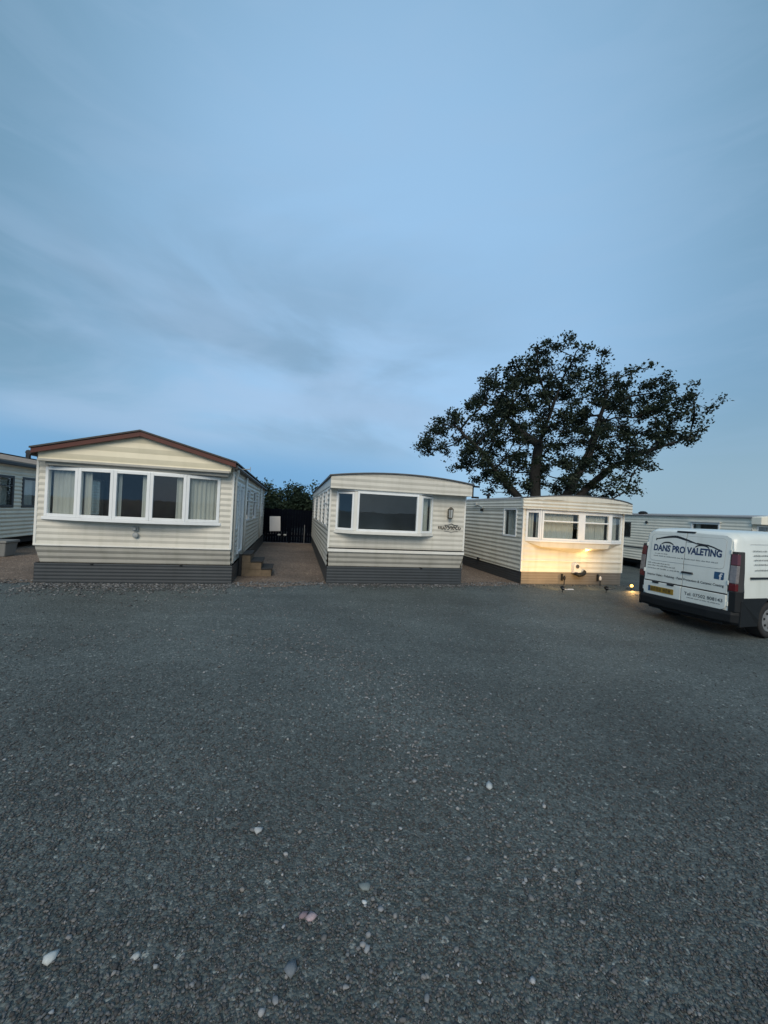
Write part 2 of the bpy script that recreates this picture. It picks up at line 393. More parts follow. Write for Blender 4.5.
def cladr(mb, f, u0, u1, z0, z1, holes=(), pitch=.135, dep=.0125):
    us = sorted({u0, u1, *[h[0] for h in holes], *[h[1] for h in holes]})
    us = [u for u in us if u0 <= u <= u1]
    for a, b in zip(us, us[1:]):
        mid = (a + b) / 2; zz = [(h[2], h[3]) for h in holes if h[0] < mid < h[1]]
        cur = z0
        for h0, h1 in sorted(zz):
            if h0 > cur + .01: clad(mb, f, cur, h0, lambda z, a=a: a, lambda z, b=b: b, pitch, dep)
            cur = max(cur, h1)
        if z1 > cur + .01: clad(mb, f, cur, z1, lambda z, a=a: a, lambda z, b=b: b, pitch, dep)
def F_front(d): return lambda u, o, z: (u, d - o, z)
def F_back(d): return lambda u, o, z: (u, d + o, z)
def F_left(s): return lambda u, o, z: (s - o, u, z)
def F_right(s): return lambda u, o, z: (s + o, u, z)

def frame_axes(p0, p1):
    ax = Vector((p1[0]-p0[0], p1[1]-p0[1], 0)); L = ax.length; ax.normalize()
    return ax, Vector((ax.y, -ax.x, 0)), L
def obox(mb, p0, ax, n, u0, u1, o0, o1, z0, z1):
    p0 = Vector((p0[0], p0[1], 0)); Z = Vector((0, 0, 1))
    q = [p0 + ax*u + n*o + Z*z for z in (z0, z1) for u, o in ((u0, o0), (u1, o0), (u1, o1), (u0, o1))]
    mb.hexa(q)
def curtain(mb, p0, ax, n, u0, u1, z0, z1, o, amp=.018, wl=.09, seed=0):
    rnd = random.Random(seed); N = max(6, int((u1-u0)/.014)); ph = rnd.uniform(0, 6)
    p0 = Vector((p0[0], p0[1], 0)); Z = Vector((0, 0, 1)); fr = []; bk = []
    base = len(mb.v)
    for i in range(N + 1):
        u = u0 + (u1-u0)*i/N
        w = amp*math.sin(u*2*PI/wl + ph) + amp*.6*math.sin(u*2*PI/(wl*2.3) + ph*2)
        for z in (z0, z1):
            mb.v.append(tuple(p0 + ax*u + n*(o + w*(1 if z == z0 else .6)) + Z*z))
            mb.v.append(tuple(p0 + ax*u + n*(o + w*(1 if z == z0 else .6) - .004) + Z*z))
    for i in range(N):
        a = base + 4*i; b = a + 4
        mb.f += [(a, b, b+2, a+2), (a+1, a+3, b+3, b+1)]
def window(root, p0, p1, z0, z1, fm='upvc', fw=.055, out=.03, inn=.06, transom=None, mull=(), curt=(), cm='curtain', cd=-.13, gm='glass', sill=False, pane_name='pane'):
    ax, n, L = frame_axes(p0, p1); m = MB()
    obox(m, p0, ax, n, 0, fw, -inn, out, z0, z1); obox(m, p0, ax, n, L-fw, L, -inn, out, z0, z1)
    obox(m, p0, ax, n, fw, L-fw, -inn, out-.002, z0, z0+fw); obox(m, p0, ax, n, fw, L-fw, -inn, out-.002, z1-fw, z1)
    if transom: obox(m, p0, ax, n, fw, L-fw, -inn+.01, out-.004, transom-.02, transom+.02)
    for u in mull: obox(m, p0, ax, n, u-.022, u+.022, -inn+.01, out-.006, z0+fw, z1-fw)
    w = m.build('window', M[fm], root, bevel=.006)
    g = MB(); obox(g, p0, ax, n, fw-.005, L-fw+.005, -.012, -.006, z0+fw-.005, z1-fw+.005)
    g.build(pane_name, M[gm], w)
    for i, (a, b) in enumerate(curt):
        c = MB(); curtain(c, p0, ax, n, fw + (L-2*fw)*a, fw + (L-2*fw)*b, z0+.02, z1-.02, cd, seed=int(p0[0]*31+i*7+z0*11))
        c.build('curtain', M[cm], w, smooth=True, normals=False)
    if sill:
        s = MB(); obox(s, p0, ax, n, -.03, L+.03, 0, out+.045, z0-.045, z0-.002); s.build('sill', M[fm], w, bevel=.005)
    return w
def extr(mb, poly, d0, d1):   # poly in (s,z), extruded along d
    mb.prism([(s, d0, z) for s, z in poly], [(s, d1, z) for s, z in poly])
def flat(mb, outline, z0, z1):  # horizontal plate from (s,d) outline
    mb.prism([(s, d, z0) for s, d in outline], [(s, d, z1) for s, d in outline])
def arch(s0, s1, zb, rise, n=14, dz=0.0):
    return [(s0 + (s1-s0)*i/n, zb + rise*(1 - (2*i/n-1)**2) + dz) for i in range(n+1)]
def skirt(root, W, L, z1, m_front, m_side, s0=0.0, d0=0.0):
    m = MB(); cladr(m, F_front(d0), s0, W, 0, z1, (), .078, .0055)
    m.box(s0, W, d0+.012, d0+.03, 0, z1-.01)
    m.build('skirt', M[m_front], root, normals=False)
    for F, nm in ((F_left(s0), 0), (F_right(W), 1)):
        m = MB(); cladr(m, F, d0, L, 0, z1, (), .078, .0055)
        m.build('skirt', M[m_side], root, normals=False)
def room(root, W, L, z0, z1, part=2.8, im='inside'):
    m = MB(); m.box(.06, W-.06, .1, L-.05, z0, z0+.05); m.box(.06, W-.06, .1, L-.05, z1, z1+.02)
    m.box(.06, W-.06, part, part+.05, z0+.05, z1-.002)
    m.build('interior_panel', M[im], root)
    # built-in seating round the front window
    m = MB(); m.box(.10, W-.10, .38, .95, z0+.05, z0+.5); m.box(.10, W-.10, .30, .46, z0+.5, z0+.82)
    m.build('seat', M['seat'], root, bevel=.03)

# ------------------------------------------------------------------ caravan with red roof edge
A = empty('static_caravan', (*OA, 0), YA, 'cream static caravan with red brown pitched roof edge and five pane bow window', 'caravan', 'static caravans on the yard')
W, L = 4.06, 11.5
skirt(A, 4.12, L, .45, 'skirt', 'skirt', .02)
m = MB()
bow = [(.17, .0), (.88, -.20), (1.60, -.29), (2.33, -.29), (3.06, -.20), (3.76, .0)]
cladr(m, F_front(0), 0, W, .86, 2.9, [(.2, 3.74, 1.47, 2.62)])
wf = m.build('front_wall', M['cream'], A, normals=False)
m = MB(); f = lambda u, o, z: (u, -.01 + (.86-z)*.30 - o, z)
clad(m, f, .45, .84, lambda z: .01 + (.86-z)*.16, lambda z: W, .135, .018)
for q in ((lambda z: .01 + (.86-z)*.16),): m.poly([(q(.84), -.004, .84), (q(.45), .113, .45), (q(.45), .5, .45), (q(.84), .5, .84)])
m.build('front_apron', M['cream_shaded'], A, normals=False)
m = MB(); m.box(-.01, W+.01, -.035, .0, .835, .87); m.build('trim_strip', M['trim'], A, bevel=.005)
holesA = [(.28, .88, 1.3, 2.45), (1.15, 2.0, .62, 2.5), (2.7, 3.9, 1.45, 2.45), (5.2, 6.3, 1.45, 2.45), (7.4, 7.9, 1.8, 2.45), (9.0, 10.1, 1.45, 2.45)]
m = MB(); clad(m, lambda u, o, z: (W + o, u + max(0, (.86-z)*.30)*(1 if u < 1 else 0), z), .45, .84, lambda z: -.012, lambda z: 1.15, .135, .018); cladr(m, F_right(W), 1.15, L, .45, .84, [h for h in holesA if h[2] < .8], .135, .022); cladr(m, F_right(W), .02, L, .84, 2.86, holesA , .135, .022); m.build('side_wall', M['cream'], A, normals=False)
m = MB(); cladr(m, F_left(-.0), .25, L, .45, .84); cladr(m, F_left(0), .02, L, .84, 2.86, [(2.0, 3.2, 1.45, 2.45)]); m.build('side_wall', M['cream'], A, normals=False)
m = MB(); cladr(m, F_back(L), 0, W, .45, 2.9); clad(m, F_back(L), 2.9, 3.38, lambda z: .03 + (z-2.9)*3.9, lambda z: W-.03-(z-2.9)*3.9); m.build('rear_wall', M['cream'], A, normals=False)
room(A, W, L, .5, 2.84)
# corner posts
for s, d in ((-.018, -.018), (W-.03, -.022)):
    m = MB(); m.box(s, s+.05, d, d+.05, .84, 2.9); m.build('corner_trim', M['trim'], A, bevel=.006)
# projecting gable over the window
m = MB()
extr(m, [(.14, 2.70), (W-.05, 2.70), (W-.02, 2.88), (2.10, 3.40), (.12, 2.88)], -.26, .03)
ga = m.build('gable_box', M['gable'], A)
m = MB()
clad(m, F_front(-.262), 2.69, 3.38, lambda z: .14 if z < 2.88 else .14 + (z-2.88)*3.9, lambda z: W-.06 if z < 2.88 else W - .06-(z-2.88)*3.8, .23, .017)
m.build('gable_panel', M['gable'], A, normals=False)
m = MB(); m.box(.24, W-.1, -.21, .0, 2.60, 2.70); m.box(.14, W-.06, -.31, -.205, 2.675, 2.73); m.build('gable_ledge', M['cream_shaded'], A, bevel=.008)
# roof
m = MB(); th = .035
for a, b in (((.03, 2.925), (2.10, 3.475)), ((2.10, 3.475), (4.16, 2.925))):
    extr(m, [(a[0], a[1]), (b[0], b[1]), (b[0], b[1]+th), (a[0], a[1]+th)], -.40, L+.15)
rf = m.build('roof', M['rooftile'], A)
m = MB()
for a, b in (((.05, 2.925), (2.10, 3.47)), ((2.10, 3.47), (4.14, 2.925))):
    extr(m, [(a[0], a[1]-.105), (b[0], b[1]-.105), (b[0], b[1]-.003), (a[0], a[1]-.003)], -.375, -.33)
m.build('barge_board', M['red'], A, bevel=.004)
for s in (-.03, 4.12):
    m = MB(); m.tube([(s+.02, -.33, 2.83), (s+.02, L+.1, 2.80)], .055, 8); g = m.build('gutter', M['gutter'], A)
m = MB()
m.tube([(W+.09, -.1, 2.84), (W+.09, .06, 2.72), (W+.05, .12, 2.6), (W+.05, .12, .5)], .03, 8); m.build('downpipe', M['trim'], A, smooth=True)
m = MB()
m.tube([(W+.13, .3, 2.84), (W+.34, .3, 2.86)], .012, 6); m.tube([(W+.34, .3, 2.80), (W+.34, .3, 2.92)], .008, 6); m.build('aerial_bracket', M['palegrey'], A)
m = MB(); m.tube([(-.02, -.30, 2.82), (-.02, -.30, 2.70)], .045, 8); m.build('gutter_outlet', M['gutter'], A)
# bow window
cset = [((0, .33), (.30, .93)), ((0, .27),), ((0, .10), (.80, .98)), ((.76, 1),), ((0, .48), (.45, 1))]
for i in range(5):
    a, b = bow[i], bow[i+1]
    w = window(A, a, b, 1.485, 2.575, 'upvc', .065, .03, .06, None, (), cset[i], 'curtain', -.10)
    if i == 2: pass
m = MB(); out = [(s, d-.05) for s, d in bow]
flat(m, [(.11, .02)] + [(.12, -.035)] + out[1:-1] + [(3.81, -.035), (3.82, .02)], 1.415, 1.482); m.build('bow_sill', M['upvc'], A, bevel=.006)
m = MB(); flat(m, [(.17, .02)] + [(s, d+.03) for s, d in bow] + [(3.76, .02)], 2.577, 2.60); m.build('bow_top', M['upvc'], A)
# outside lamp under the sill
m = MB(); m.box(1.93, 2.05, -.07, -.0, 1.22, 1.33); m.box(1.955, 2.025, -.13, -.07, 1.24, 1.31)
lb = m.build('gas_outlet_cover', M['palegrey'], A, bevel=.012)
m = MB(); m.lathe([(.055, 0), (.065, .03), (.05, .045)], Matrix.Translation((2.0, -.04, 1.13)) @ Matrix.Rotation(PI/2, 4, 'X')); m.build('outlet_ring', M['palegrey'], lb, smooth=True)
for s in (1.10, 2.95):
    m = MB(); m.box(s, s+.06, -.02, .06, .415, .46); m.build('skirt_clip', M['black'], A, bevel=.008)
# side windows and door, seen very obliquely
def rwin(root, s, d0, d1, z0, z1, **k): return window(root, (s, d0), (s, d1), z0, z1, **k)
def lwin(root, s, d0, d1, z0, z1, **k): return window(root, (s, d1), (s, d0), z0, z1, **k)
rwin(A, W, .25, .90, 1.27, 2.48, transom=2.05, curt=((0, .3),))
rwin(A, W, 2.66, 3.94, 1.42, 2.48, transom=2.1, curt=((.75, 1),))
rwin(A, W, 5.16, 6.34, 1.42, 2.48, transom=2.1, curt=((0, 1),))
rwin(A, W, 7.36, 7.94, 1.77, 2.48)
rwin(A, W, 8.96, 10.14, 1.42, 2.48, transom=2.1, curt=((0, .5),))
lwin(A, 0, 1.96, 3.24, 1.42, 2.48, curt=((0, .5),))
def door(root, s, d0, d1, z0, z1, side=1):
    p0, p1 = ((s, d0), (s, d1)) if side > 0 else ((s, d1), (s, d0))
    ax, n, Ld = frame_axes(p0, p1); m = MB()
    for u0, u1, a, b in ((0, .07, z0, z1), (Ld-.07, Ld, z0, z1), (.07, Ld-.07, z1-.07, z1), (.07, Ld-.07, z0, z0+.06)):
        obox(m, p0, ax, n, u0, u1, -.05, .045, a, b)
    obox(m, p0, ax, n, .07, Ld-.07, -.03, .012, z0+.06, z0+1.02)
    obox(m, p0, ax, n, .07, .17, -.03, .012, z0+1.02, z1-.07); obox(m, p0, ax, n, Ld-.17, Ld-.07, -.03, .012, z0+1.02, z1-.07)
    obox(m, p0, ax, n, .17, Ld-.17, -.03, .012, z1-.17, z1-.07)
    D = m.build('door', M['upvc'], root, bevel=.005)
    g = MB(); obox(g, p0, ax, n, .165, Ld-.165, -.01, -.004, z0+1.015, z1-.165); g.build('pane', M['glass'], D)
    h = MB(); obox(h, p0, ax, n, .09, .12, .013, .05, z0+.85, z0+1.0); h.build('handle', M['metalpole'], D, bevel=.005)
door(A, W, 1.12, 2.02, .6, 2.52)
m = MB(); m.tube([(W+.06, 2.3, .5), (W+.06, 2.3, 2.8)], .035, 8); m.build('downpipe', M['trim'], A, smooth=True)
m = MB(); m.tube([(W+.06, 8.4, .5), (W+.06, 8.4, 2.8)], .035, 8); m.build('downpipe', M['trim'], A, smooth=True)

# ------------------------------------------------------------------ caravan with one wide window
B = empty('static_caravan', (*OB, 0), YB, 'cream static caravan with low curved roof, one wide front window and wall lantern', 'caravan', 'static caravans on the yard')
W, L = 3.80, 11.6
skirt(B, 3.78, L, .46, 'skirt', 'skirt')
m = MB(); cladr(m, F_front(0), .0, W, .94, 2.6, [(.2, 2.78, 1.42, 2.46)]); m.build('front_wall', M['cream_b'], B, normals=False)
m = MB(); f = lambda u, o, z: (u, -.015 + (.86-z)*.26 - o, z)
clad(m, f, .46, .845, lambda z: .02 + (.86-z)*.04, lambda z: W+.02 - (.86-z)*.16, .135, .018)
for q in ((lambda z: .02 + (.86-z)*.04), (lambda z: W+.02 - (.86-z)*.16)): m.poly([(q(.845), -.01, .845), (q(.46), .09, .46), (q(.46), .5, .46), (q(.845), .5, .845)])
m.build('front_apron', M['cream_shaded'], B, normals=False)
m = MB(); m.box(-.01, W+.02, -.05, .0, .848, .925); m.build('trim_strip', M['trim'], B, bevel=.006)
m = MB(); m.box(.0, W+.01, -.034, .0, .927, .955); m.build('dark_joint', M['black'], B)
holesB = [(.78, 1.52, 1.5, 2.45), (2.62, 3.3, 1.5, 2.45), (4.6, 5.75, 1.5, 2.45), (8.1, 9.2, 1.5, 2.45)]
m = MB(); cladr(m, F_left(0), .02, L, .46, 2.6, holesB, .135, .022); m.build('side_wall', M['cream_b'], B, normals=False)
m = MB(); cladr(m, F_right(W), .02, L, .46, 2.6, [(3, 4.2, 1.5, 2.4)]); m.build('side_wall', M['cream_b'], B, normals=False)
m = MB(); cladr(m, F_back(L), 0, W, .46, 2.8); m.build('rear_wall', M['cream_b'], B, normals=False)
room(B, W, L, .5, 2.58, 2.0, 'inside_reflect')
for s, d in ((-.02, -.02), (W-.03, -.022)):
    m = MB(); m.box(s, s+.05, d, d+.05, .93, 2.55); m.build('corner_trim', M['trim'], B, bevel=.006)
# fascia box with the arched top
top = arch(-.03, W+.05, 2.80, .145)
m = MB(); extr(m, [(-.03, 2.50), (W+.05, 2.50)] + top[::-1], -.30, .03); m.build('fascia_box', M['cream_b'], B)
m = MB()
def asol(z, s0, s1, zb, rise):    # half-width of the arch at z
    if z <= zb: return s0, s1
    t = math.sqrt(max(0, 1 - (z - zb)/rise)); c = (s0+s1)/2; h = (s1-s0)/2
    return c - h*t, c + h*t
clad(m, F_front(-.302), 2.50, 2.95, lambda z: asol(z, -.03, W+.05, 2.80, .145)[0], lambda z: asol(z, -.03, W+.05, 2.80, .145)[1], .15, .012)
m.build('fascia_panel', M['cream_b'], B, normals=False)
for F, s in ((-.022, 0), (W+.004, 0)):
    m = MB(); m.box(F, F+.018, -.02, L, 2.56, 2.80); m.build('side_fascia', M['trim'], B, bevel=.004)
m = MB()
a1 = arch(-.06, W+.08, 2.805, .15); a2 = arch(-.06, W+.08, 2.84, .15)
extr(m, a1 + a2[::-1], -.335, L+.1); m.build('roof', M['roofgrey'], B)
m = MB(); a1 = arch(-.065, W+.085, 2.805, .15); a2 = arch(-.065, W+.085, 2.835, .15)
extr(m, a1 + a2[::-1], -.35, -.337); m.build('roof_edge', M['edge'], B)
for s in (-.07, W+.05):
    m = MB(); m.box(s, s+.02, -.33, L+.1, 2.775, 2.83); m.build('gutter', M['edge'], B, bevel=.005)
m = MB(); m.tube([(W+.06, -.26, 2.78), (W+.27, -.26, 2.78)], .026, 6); m.tube([(W+.06, -.26, 2.48), (W+.27, -.26, 2.48)], .026, 6)
m.tube([(W+.085, -.26, 2.86), (W+.085, -.26, 2.45)], .026, 6); m.build('aerial_bracket', M['black'], B)
# bay
bay = [(.17, .0), (.60, -.27), (2.42, -.27), (2.83, .0)]
window(B, bay[0], bay[1], 1.43, 2.43, 'upvc', .055, .02, .06)
window(B, (.68, -.27), (2.34, -.27), 1.425, 2.45, 'upvc', .052, .03, .06)
window(B, bay[2], bay[3], 1.43, 2.43, 'upvc', .055, .02, .06, curt=((.45, 1),), cm='curtain_cream')
for a, b in (((.60, -.25), (.68, -.25)), ((2.34, -.25), (2.42, -.25))):
    m = MB(); m.box(a[0], b[0], -.285, -.22, 1.43, 2.44); m.build('bay_post', M['trim'], B, bevel=.005)
m = MB(); flat(m, [(.12, .02), (.13, -.02), (.58, -.32), (2.44, -.32), (2.88, -.02), (2.88, .02)], 1.345, 1.426); m.build('bay_sill', M['trim'], B, bevel=.008)
m = MB(); flat(m, [(.17, .02), (.17, 0), (.60, -.24), (2.42, -.24), (2.83, 0), (2.83, .02)], 2.452, 2.50); m.build('bay_top', M['upvc'], B)
lwin(B, 0, .74, 1.56, 1.46, 2.5, transom=2.12, curt=((0, .4),))
lwin(B, 0, 2.58, 3.34, 1.46, 2.5, curt=((0, 1),))
lwin(B, 0, 4.56, 5.79, 1.46, 2.5, curt=((0, .6),))
lwin(B, 0, 8.06, 9.24, 1.46, 2.5, curt=((0, 1),))
rwin(B, W, 2.96, 4.24, 1.46, 2.45, curt=((0, .6),))
# lantern
m = MB(); m.box(3.28, 3.38, -.035, 0, 1.86, 2.12); m.tube([(3.33, -.02, 2.02), (3.33, -.10, 2.06), (3.33, -.12, 2.12)], .012, 8)
m.lathe([(.012, .06), (.035, .045), (.085, 0), (.08, -.01)], Matrix.Translation((3.33, -.12, 2.12)), 6)
m.lathe([(.06, 0), (.06, .015), (.03, -.03)], Matrix.Translation((3.33, -.12, 1.87)), 6)
for k in range(6):
    a = k*PI/3; m.tube([(3.33+.075*math.cos(a), -.12+.075*math.sin(a), 2.115), (3.33+.058*math.cos(a), -.12+.058*math.sin(a), 1.88)], .006, 5)
ln = m.build('wall_lantern', M['brass'], B)
m = MB(); m.lathe([(.05, 0), (.066, .22)], Matrix.Translation((3.33, -.12, 1.885)), 6); m.build('lantern_glass', M['palegrey'], ln)
# maker's emblem: dark scroll letters with a flourish above and below, the word itself cannot be read in the photograph
def ribbon(mb, pts, wd, place):
    for i in range(len(pts)-1):
        (x0, z0), (x1, z1) = pts[i], pts[i+1]; dx, dz = x1-x0, z1-z0; l = math.hypot(dx, dz) or 1
        w0 = wd[i]/2; w1 = wd[i+1]/2; nx, nz = -dz/l, dx/l
        mb.poly([place(x0-nx*w0, z0-nz*w0), place(x1-nx*w1, z1-nz*w1), place(x1+nx*w1, z1+nz*w1), place(x0+nx*w0, z0+nz*w0)])
rnd = random.Random(4)
em = MB(); pl = lambda x, z: (x, -.026, z)
x = 3.02
for k in range(9):
    h = rnd.choice((.05, .055, .06)); w = .055
    em.box(x, x+.02, -.03, 0, 1.60-h*.7, 1.60+h*.7) if k in (0, 1) else None
    if k > 1:
        c = [(x+.028+.03*math.cos(t), 1.60+.042*math.sin(t)) for t in [i*PI/5 + k for i in range(9)]]
        for (xa, za), (xb, zb) in zip(c, c[1:]):
            em.tube([(xa, -.028, za), (xb, -.028, zb)], .011, 5)
    x += .045 if k < 2 else .085
for zz, s in ((1.685, 1), (1.50, -1)):
    em.tube([(3.2 + .04*i, -.026, zz + s*(.03*math.exp(-((i-5)/1.3)**2)) - s*.006*abs(i-5)/3) for i in range(11)], .009 if s > 0 else .005, 5)
em.build('emblem', M['emblem'], B)
m = MB(); m.box(2.55, 2.62, -.02, .07, .43, .47); m.build('skirt_clip', M['black'], B, bevel=.008)

# ------------------------------------------------------------------ caravan lit by ground lights
C = empty('static_caravan', (*OC, 0), YC, 'off white static caravan with front lit warm by ground lights, before the big tree', 'caravan', 'static caravans on the yard')
W, L = 3.60, 10.2
skirt(C, W-.02, L, .375, 'skirt_lit', 'skirt_dark', .02)
m = MB(); cladr(m, F_front(0), 0, W, .73, 2.4, [(.1, 3.5, 1.3, 2.24)], .16, .013); cladr(m, F_front(0), 0, W, .375, .71, (), .16, .013); m.build('front_wall', M['white_c'], C, normals=False)
m = MB(); m.box(-.01, W+.01, -.032, 0, .705, .735); m.build('trim_strip', M['trim'], C, bevel=.006)
m = MB(); cladr(m, F_left(0), .02, L, .375, 2.3, [(.36, 1.06, 1.42, 2.25)], .135, .022); m.build('side_wall', M['white_c'], C, normals=False)
m = MB(); cladr(m, F_right(W), .02, L, .375, 2.3); m.build('side_wall', M['white_c'], C, normals=False)
m = MB(); cladr(m, F_back(L), 0, W, .375, 2.6); m.build('rear_wall', M['white_c'], C, normals=False)
room(C, W, L, .45, 2.4)
for s, d in ((-.02, -.02), (W-.03, -.022)):
    m = MB(); m.box(s, s+.05, d, d+.05, .38, 2.3); m.build('corner_trim', M['trim'], C, bevel=.006)
fout = [(-.06, .03), (-.06, -.05), (.45, -.26), (1.2, -.36), (1.8, -.38), (2.5, -.36), (3.2, -.30), (W+.16, -.14), (W+.16, .03)]
m = MB(); flat(m, fout, 2.27, 2.56); m.build('fascia_box', M['white_c'], C)
# boards running round the bowed fascia
m = MB()
Pf = prof(2.27, 2.57, .10, .024); ring = fout[1:-1]; k = len(ring); base = len(m.v)
for o, z in Pf:
    for (s, d) in ring: m.v.append((s, d - .004 - o, z))
for i in range(len(Pf)-1):
    for j in range(k-1):
        a = base + i*k + j; m.f.append((a, a+1, a+1+k, a+k))
m.build('fascia_panel', M['white_c'], C, normals=False)
# arched eyebrow board above it
n_ = 12; m = MB(); pts0 = []; pts1 = []
for i in range(n_+1):
    t = i/n_; s = -.06 + (W+.22)*t
    d = -.05 - .09*t - (.33-.05*t)*(1-(2*t-1)**4)
    pts0.append((s, d)); pts1.append(2.575 + .14*(1-(2*t-1)**2))
for i in range(n_):
    (s0, d0), (s1, d1) = pts0[i], pts0[i+1]
    m.hexa([(s0, d0, 2.562), (s1, d1, 2.562), (s1, .1, 2.562), (s0, .1, 2.562), (s0, d0+.01, pts1[i]), (s1, d1+.01, pts1[i+1]), (s1, .1, pts1[i+1]), (s0, .1, pts1[i])])
m.build('fascia_crown', M['white_c'], C)
m = MB()
a1 = arch(-.05, W+.05, 2.555, .17); a2 = arch(-.05, W+.05, 2.585, .17)
extr(m, a1 + a2[::-1], .11, L+.1); m.build('roof', M['roofgrey'], C)
m = MB()
for i in range(n_):
    (s0, d0), (s1, d1) = pts0[i], pts0[i+1]; z0_, z1_ = pts1[i]+.003, pts1[i+1]+.003
    m.hexa([(s0, d0-.012, z0_), (s1, d1-.012, z1_), (s1, .11, z1_), (s0, .11, z0_), (s0, d0-.012, z0_+.028), (s1, d1-.012, z1_+.028), (s1, .11, z1_+.028), (s0, .11, z0_+.028)])
m.build('roof_edge', M['edge'], C)
for s in (-.035, W+.005):
    m = MB(); cladr(m, F_left(s) if s < 0 else F_right(s+.01), .03, L, 2.27, 2.575, (), .10, .014); m.box(s, s+.025, .04, L, 2.28, 2.57); m.build('side_fascia', M['white_c'], C, normals=False)
bc = [(.10, .0), (.45, -.20), (1.80, -.30), (2.90, -.23), (3.53, .0)]
w = window(C, bc[0], bc[1], 1.36, 2.22, 'upvc', .06, .02, .05, curt=((0, .55), (.82, 1)))
m = MB(); m.box(.36, .38, .06, .08, 1.62, 2.10)
M['bulb'] = emit('warm_lamp_shade', (1.0, .62, .05), 3.0)
m.build('lit_lamp_shade', M['bulb'], C)
def sub(a, b, t0, t1): return ((a[0]+(b[0]-a[0])*t0, a[1]+(b[1]-a[1])*t0), (a[0]+(b[0]-a[0])*t1, a[1]+(b[1]-a[1])*t1))
q = sub(bc[1], bc[2], .03, .955); window(C, q[0], q[1], 1.36, 2.22, 'upvc', .06, .025, .05, transom=1.93, curt=((0, .52), (.5, .93)))
q = sub(bc[2], bc[3], .045, .97); window(C, q[0], q[1], 1.36, 2.22, 'upvc', .06, .025, .05, transom=1.93, curt=((0.04, .55), (.56, 1)))
window(C, bc[3], bc[4], 1.36, 2.22, 'upvc', .06, .02, .05, curt=((0, 1),))
m = MB(); m.box(1.74, 1.86, -.315, -.24, 1.36, 2.22); m.build('bay_post', M['upvc'], C, bevel=.006)
for s, d in ((.45, 0), (2.90, -.03)):
    m = MB(); m.box(s-.03, s+.03, d-.225, d-.15, 1.36, 2.22); m.build('bay_post', M['upvc'], C, bevel=.006)
m = MB(); ring = [(.08, .02), (.09, -.02), (.45, -.235), (1.80, -.335), (2.91, -.265), (3.54, -.02), (3.55, .02)]
flat(m, ring, 1.30, 1.358); m.build('bay_sill', M['upvc'], C, bevel=.006)
m = MB(); r2 = [(.10, .0), (.45, -.205), (1.80, -.305), (2.90, -.235), (3.53, .0)]
lo = [(.40, .0, 1.16), (.52, -.19, 1.15), (1.80, -.29, 1.13), (2.84, -.22, 1.15), (3.2, .0, 1.16)]
for i in range(4): m.poly([(*r2[i], 1.298), (*r2[i+1], 1.298), lo[i+1], lo[i]])
tip = (1.8, -.002, .98)
for i in range(4): m.poly([lo[i], lo[i+1], tip])
m.poly([(*q_, 1.298) for q_ in r2][::-1]); m.build('bay_apron', M['white_c'], C)
m = MB(); flat(m, r2, 2.222, 2.268); m.build('bay_top', M['upvc'], C)
lwin(C, 0, .32, 1.10, 1.38, 2.28, curt=((0, .55), (.5, 1)))
# lit porch lamp under the bay
m = MB(); m.box(2.10, 2.2, -.05, 0.0, 1.03, 1.13); pl_ = m.build('porch_lamp', M['upvc'], C, bevel=.01)
M['lampglow'] = emit('warm_lamp', (1.0, .66, .22), 2.6)
m = MB(); m.lathe([(.02, -.035), (.042, -.01), (.042, .02), (.02, .04)], Matrix.Translation((2.15, -.085, 1.08)), 14); m.build('lamp_globe', M['lampglow'], pl_, smooth=True)
l_ = bpy.data.lights.new('porch_glow', 'POINT'); l_.energy = 2.5; l_.color = (1, .62, .22); l_.shadow_soft_size = .05
lo2 = bpy.data.objects.new('porch_glow', l_); COL.objects.link(lo2); lo2.parent = pl_; lo2.location = (2.15, -.20, 1.05)
# hook-up box with its dark socket and plug, and a cable bundle below
m = MB()
m.prism([(1.74, 0, .36), (2.0, 0, .36), (2.06, 0, .45), (1.98, 0, .60), (1.95, 0, .67), (1.80, 0, .70), (1.74, 0, .62)], [(1.76, -.12, .37), (1.98, -.12, .37), (2.02, -.12, .45), (1.95, -.12, .58), (1.92, -.12, .64), (1.81, -.12, .67), (1.76, -.12, .6)])
hb = m.build('hookup_box', M['board'], C, bevel=.015)
m = MB(); m.lathe([(.055, 0), (.06, .02), (.04, .022)], Matrix.Translation((1.865, -.12, .575)) @ Matrix.Rotation(PI/2, 4, 'X'), 16); m.build('socket', M['inside'], hb)
m = MB()
m.tube([(1.80, -.14, .36), (1.9, -.17, .32), (2.0, -.16, .33), (2.1, -.13, .36), (2.16, -.1, .40), (2.17, -.06, .45)], [.05, .062, .055, .055, .05, .03], 9)
m.tube([(1.77, -.11, .37), (1.9, -.12, .345), (2.12, -.10, .355)], .04, 8); m.build('cable', M['black'], hb, smooth=True)
for s in (1.41, 2.70):
    m = MB(); m.box(s-.03, s+.03, -.05, -.012, .12, .33) ; m.build('skirt_vent', M['black'], C, bevel=.01)
# lamp, cable and vent on the shaded side
m = MB(); m.box(-.12, -.035, 2.95, 3.07, 2.38, 2.46); m.tube([(-.05, 3.0, 2.40), (-.05, 2.75, 2.36), (-.05, 2.55, 2.30)], .025, 6); m.build('side_lamp', M['palegrey'], C)
m = MB(); m.box(-.10, -.02, 2.52, 2.62, 2.16, 2.25); m.build('side_socket', M['black'], C, bevel=.01)
m = MB(); m.box(-.08, -.02, 2.62, 2.74, .36, .47); m.build('water_inlet', M['black'], C, bevel=.015)
m = MB(); m.lathe([(.05, 0), (.05, .14), (.10, .15), (.10, .2), (.02, .24)], Matrix.Translation((.35, 2.9, 2.60)), 12); m.build('roof_vent', M['black'], C)

